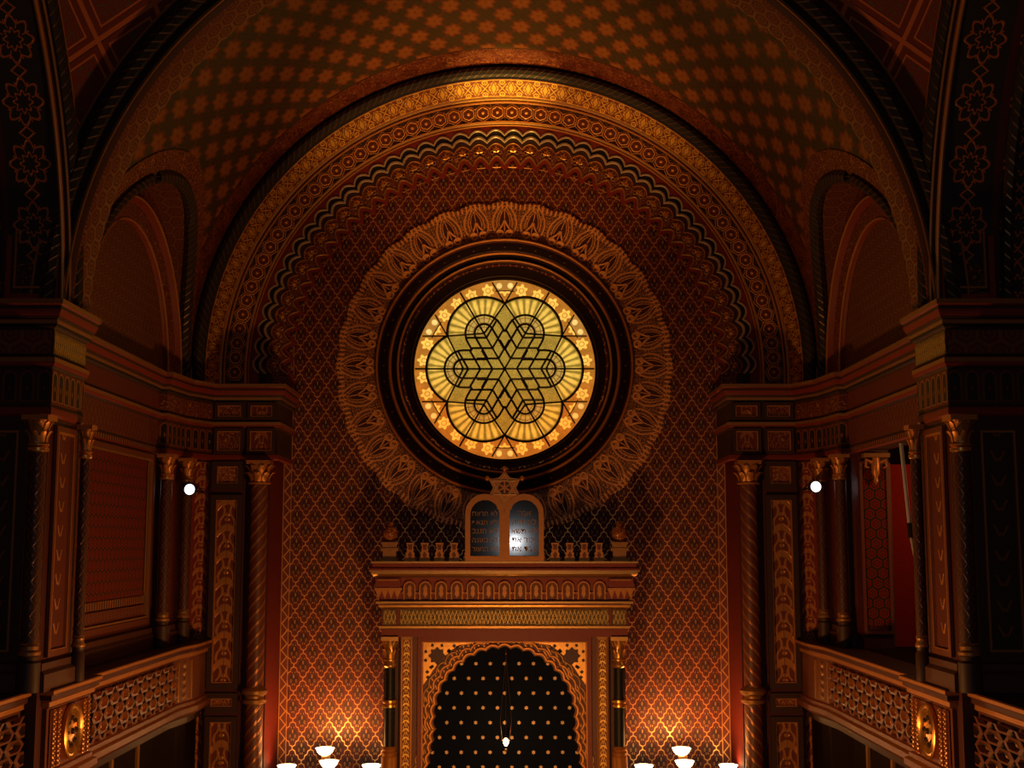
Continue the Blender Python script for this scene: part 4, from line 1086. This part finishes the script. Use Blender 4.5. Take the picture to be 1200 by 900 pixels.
for xs in (-1, 1):
    c = (AX + xs * 1.545, 17.42)
    mb = MB(); mb.box(c[0] - .115, c[0] + .115, 17.31, 17.53, -.236, -.20); mb.box(c[0] - .09, c[0] + .09, 17.33, 17.51, -.2, -.10); mb.box(c[0] - .12, c[0] + .12, 17.30, 17.54, -.10, -.06); mb.box(c[0] - .10, c[0] + .10, 17.32, 17.52, -.06, -.01); mb.box(c[0] - .115, c[0] + .115, 17.305, 17.535, -.01, .02)
    f = AP(mb, 'finial', 'dull_gold')
    mb = MB(); mb.lathe(c, [(.07, .02), (.06, .04), (.10, .09), (.105, .14), (.09, .19), (.045, .225), (.03, .24), (.05, .26), (.03, .285), (.001, .30)], 18); mb.build('finial_bulb', 'filigree_gold', f)

# tablets
tb = thing('law_tablets', 'gilded double-arched frame with two black inscribed tablets under a star, atop the ark', 'tablets', (AX, 17.36, -.236))
YT = 17.215
def TP(mb, name, m, parent=tb): return mb.build(name, m, parent)
hw = .525; rr = .2625
out = [(AX - hw, -.232), (AX + hw, -.235), (AX + hw, .40)] + circ(AX + rr, .40, rr, 0, 130, 12)[1:] + circ(AX - rr, .40, rr, 50, 180, 12)
mb = MB(); inner = []
hole = lambda cx: [(cx - .195, -.16)] + [(cx + .195, -.16)] + circ(cx, .385, .195, 0, 180, 16)
# frame as ring strips around each tablet
for xs in (-1, 1):
    cx_ = AX + xs * rr
    q = [(cx_ + .195 * cos(R(a)), .385 + .195 * sin(R(a))) for a in range(0, 181, 10)]; o_ = [(cx_ + rr * cos(R(a)), .40 + rr * sin(R(a))) for a in range(0, 181, 10)]
    q = [(cx_ + .195, -.165)] + q + [(cx_ - .195, -.165)]; o_ = [(cx_ + rr, -.232)] + o_ + [(cx_ - rr, -.232)]
    q.append(q[0]); o_.append(o_[0])
    mb.grid([[(b[0], YT, b[1]), (a[0], YT, a[1]), (a[0], YT + .035, a[1])] for a, b in zip(q, o_)], None, 0, False)
    mb.grid([[(b[0], YT, b[1]), (b[0], YT + .065, b[1])] for b in o_], None, 0, False)
mb.prism([(AX - .09, .45), (AX + .09, .45), (AX + .16, .66), (AX - .16, .66)], YT + .01, YT + .06)
TP(mb, 'frame', 'honey_gilt')
LINES = {1: ['אנכי', 'לא יהיה', 'לא תשא', 'זכור את', 'כבד את'], -1: ['לא תרצח', 'לא תנאף', 'לא תגנב', 'לא תענה', 'לא תחמד']}
for xs in (-1, 1):
    cx_ = AX + xs * rr
    mb = MB(); mb.prism(hole(cx_), YT + .025, YT + .06); tbl = TP(mb, 'tablet', 'tablet_black')
    for i, s in enumerate(LINES[xs]):
        cu = bpy.data.curves.new('lettering', 'FONT'); cu.body = s[::-1]; cu.size = .105; cu.align_x = 'CENTER'; cu.extrude = .002
        to = bpy.data.objects.new('lettering', cu); col.objects.link(to)
        bpy.context.view_layer.update()
        me = bpy.data.meshes.new_from_object(to.evaluated_get(bpy.context.evaluated_depsgraph_get()))
        bpy.data.objects.remove(to); me.materials.clear(); me.materials.append(M['dull_gold'])
        o = bpy.data.objects.new('lettering', me); col.objects.link(o); o.parent = tbl
        o.rotation_euler = (pi / 2, 0, 0); o.location = (cx_ - AX, YT + .021 - 17.36, .37 - i * .118 + .236)
        xsz = max([v.co.x for v in me.vertices], default=0) - min([v.co.x for v in me.vertices], default=0)
        if xsz > 0: o.scale = (min(1.0, .34 / xsz),) * 2 + (1,)
# star ornament
SC = (AX, .745)
mb = MB()
o_ = [(SC[0] + (.245 if j % 2 == 0 else .155) * cos(R(90 + 30 * j)), SC[1] + (.225 if j % 2 == 0 else .155) * sin(R(90 + 30 * j))) for j in range(12)]
mb.prism(o_, YT + .02, YT + .06); st = TP(mb, 'star_plate', 'honey_gilt')
for s0 in (90, 270):
    mb = MB(); mb.tube([(SC[0] + .185 * cos(R(s0 + 120 * j)), YT + .012, SC[1] + .185 * sin(R(s0 + 120 * j))) for j in range(3)], .017, 6, close=True); mb.build('star_triangle', 'gold_leaf', st)
mb = MB()
for j in range(6): mb.prism([(SC[0] + .025 * cos(R(60 * j)), SC[1] + .025 * sin(R(60 * j))), (SC[0] + .085 * cos(R(60 * j - 22)), SC[1] + .085 * sin(R(60 * j - 22))), (SC[0] + .085 * cos(R(60 * j + 22)), SC[1] + .085 * sin(R(60 * j + 22)))], YT + .012, YT + .021)
mb.build('inlay_pattern', 'dark_red_paint', st)
for (x_, z_) in ((0, 1.0), (-.235, .87), (.235, .87)):
    mb = MB(); mb.ball((AX + x_, YT + .04, z_), .034, 8); mb.build('knob', 'honey_gilt', st)

# curtain with stars and the hanging lamp
mb = MB(); rows = []
for i in range(61):
    x = -1.22 + 2.44 * i / 60; rows.append([(AX + x, 17.80 + .004 * sin(x * 5), -6.5), (AX + x, 17.80 + .004 * sin(x * 5), -1.26)])
mb.grid(rows)
for r_ in range(9):
    z = -1.625 - r_ * .196
    for c_ in range(-6, 7):
        x = (c_ + (.0 if r_ % 2 == 0 else .5)) * .196
        if abs(x) > 1.1: continue
        b = [(AX + x + (.030 if j % 2 == 0 else .017) * cos(pi * j / 6 + pi / 2), z + (.030 if j % 2 == 0 else .017) * sin(pi * j / 6 + pi / 2)) for j in range(12)]
        mb.prism(b, 17.786, 17.792, 1)
plain('midnight_cloth', (0.0045, 0.009, 0.024), .85, spec=0.15); plain('star_gilt', (.75, .52, .28), .5, .3)
ct = tag(mb.build('ark_curtain', ['midnight_cloth', 'star_gilt'], None, (AX, 17.8, -6.5)), 'blue-black cloth with rows of small gold stars hanging inside the ark arch', 'curtain')
lp = thing('hanging_lamp', 'small glowing star-shaped lamp hung on three chains before the starry curtain', 'lamp', (.03, 17.3, -2.62))
c = (.03, 17.2)
mb = MB(); mb.lathe(c, [(.001, -2.63), (.015, -2.625), (.035, -2.59), (.04, -2.56), (.015, -2.53)], 12); mb.build('glass', 'lamp_flame', lp)
mb = MB(); mb.tube([(c[0] + .055 * cos(2 * pi * j / 16), c[1] + .055 * sin(2 * pi * j / 16), -2.56) for j in range(16)], .007, 6, close=True); mb.ball((c[0], c[1], -2.68), .02, 6); mb.build('holder', 'dull_gold', lp)
for j in range(3):
    a = 2 * pi * j / 3 + pi / 6; mb = MB(); mb.tube([(c[0] + .055 * cos(a), c[1] + .055 * sin(a), -2.56), (c[0] + .085 * cos(a), c[1] + .085 * sin(a), -2.32), (c[0], c[1], -1.45)], .0035, 5); mb.build('chain', 'deep_brown', lp)
mb = MB(); mb.tube([(c[0], c[1], -1.45), (c[0], YF + .02, -1.40)], .008, 5); mb.build('hook', 'dull_gold', lp)

# ================================================================== CANDELABRA
bulbs = []
for px_, who in ((-2.41, 'left'), (2.49, 'right')):
    t = thing('candelabrum', f'brass candelabrum with lit glass bowls standing to the {who} of the ark', 'candelabrum', (px_, 18.08, -6.6))
    c = (px_, 18.08)
    mb = MB(); mb.lathe(c, [(.001, -6.6), (.24, -6.6), (.24, -6.52), (.16, -6.46), (.06, -6.3), (.05, -6.1)], 24); mb.build('base', 'dull_gold', t)
    mb = MB(); mb.lathe(c, [(.05, -6.1), (.035, -5.6), (.06, -5.5), (.035, -5.4), (.03, -3.7), (.07, -3.55), (.03, -3.4), (.028, -2.86)], 16); mb.build('stem', 'dull_gold', t)
    for q, (dx, dy, zr) in enumerate(((-.05, 0, -2.79), (-.57, 0, -3.02), (.59, 0, -3.015), (.06 if px_ < 0 else -.06, -.38, -2.90))):
        bc = (px_ + dx, 18.08 + dy)
        if q:
            mb = MB(); pts = []
            for j in range(13):
                w = j / 12; pts.append((c[0] + dx * w, c[1] + dy * w, -3.5 - .22 * sin(pi * w) * (1 - w * .3) + (zr - .15 + 3.5) * w ** 2.2))
            mb.tube(pts, .018, 8); mb.build('arm', 'dull_gold', t)
        mb = MB(); mb.lathe(bc, [(.018, zr - .15), (.045, zr - .135), (.05, zr - .11), (.03, zr - .10)], 14); mb.build('cup', 'honey_gilt', t)
        mb = MB(); mb.lathe(bc, [(.03, zr - .10), (.07, zr - .085), (.105, zr - .05), (.12, zr - .015), (.132, zr), (.126, zr), (.112, zr - .015), (.096, zr - .05), (.06, zr - .078), (.001, zr - .085)], 24); mb.build('lamp_bowl', 'lit_glass_bowl', t)
        bulbs.append((bc[0], bc[1], zr - .02))

# ================================================================== SPOTLIGHTS
for sx, (x, z) in ((-1, (4.09, .70)), (1, (4.07, .735))):
    who = side(sx, 'left', 'right'); y = 16.72
    t = thing('spotlight', f'small bright white spotlight fixed beside the {who} corner colonnettes', 'spotlight', (x * sx, y, z))
    mb = MB(sx); rows = []
    mb.ring((x, z), [(.001, y + .16), (.05, y + .16), (.07, y + .13), (.078, y - .01), (.07, y - .015), (.068, y + .004)], 0, 360, 20); mb.build('housing', 'black_paint', t)
    mb = MB(sx); mb.ring((x, z), [(.068, y + .003), (.05, y - .014), (.001, y - .024)], 0, 360, 20); mb.build('lens', 'spot_lens', t)
    mb = MB(sx); mb.tube([(x, y + .12, z), (x + .02, y + .5, z), (x + .05, 17.688, z)], .012, 6); mb.build('mount', 'black_paint', t)

# ================================================================== LIGHT
def light(name, kind, loc, power, colr, size=.05, aim=None, spot=60, blend=.5):
    l = bpy.data.lights.new(name, kind); l.energy = power; l.color = colr
    if kind in ('POINT', 'SPOT'): l.shadow_soft_size = size
    if kind == 'SPOT': l.spot_size = R(spot); l.spot_blend = blend
    o = bpy.data.objects.new(name, l); col.objects.link(o); o.location = (loc[0], loc[1], loc[2] + ZC)
    if aim: o.rotation_euler = (Vector(aim) - Vector(loc)).to_track_quat('-Z', 'Y').to_euler()
    return o
WARM = (1.0, 0.42, 0.11)
for i, b in enumerate(bulbs): light('bowl_bulb', 'POINT', b, (32, 5, 5, 22)[i % 4], WARM, .03)
light('ner_tamid', 'POINT', (.03, 17.2, -2.45), 2, WARM, .03)
light('hall_chandelier', 'POINT', (0, 12.2, -3.0), 400, WARM, .3)
light('arch_uplight', 'SPOT', (0, 17.85, -.12), 3000, (1, .64, .15), .05, (0, 17.92, 6.65), 17, 1.0)
light('arch_spot', 'SPOT', (0, 13.8, -2.7), 1900, (1, .48, .14), .1, (0, 17.6, 6.7), 42, 1.0)
light('gallery_fill', 'POINT', (5.9, 14.9, .9), 30, (1, .42, .14), .1)  # unseen fill light, added to brighten the red board inside the opening
light('camera_flash', 'POINT', (CX + .07, -.05, .05), 90, (.95, .97, 1.0), .03)

w = bpy.data.worlds.new('hall_dark'); scn.world = w; w.use_nodes = True
w.node_tree.nodes['Background'].inputs[0].default_value = (0.5, 0.16, 0.06, 1); w.node_tree.nodes['Background'].inputs[1].default_value = 0.035

cam = bpy.data.cameras.new('camera'); co = bpy.data.objects.new('camera', cam); col.objects.link(co)
cam.sensor_width = 36; cam.lens = 45; cam.clip_end = 100
co.location = (CX, 0, ZC); co.rotation_euler = (pi / 2 + math.atan(187 / 1500), 0, 0)
scn.camera = co
scn.view_settings.view_transform = 'Standard'; scn.view_settings.look = 'None'; scn.view_settings.gamma = 1; scn.view_settings.exposure = 0.14
try: scn.view_settings.use_curve_mapping = False
except Exception: pass
scn.cycles.use_denoising = True; scn.cycles.denoising_prefilter = 'ACCURATE'
scn.cycles.sample_clamp_indirect = 3.0; scn.cycles.max_bounces = 6; scn.cycles.diffuse_bounces = 3; scn.cycles.glossy_bounces = 3
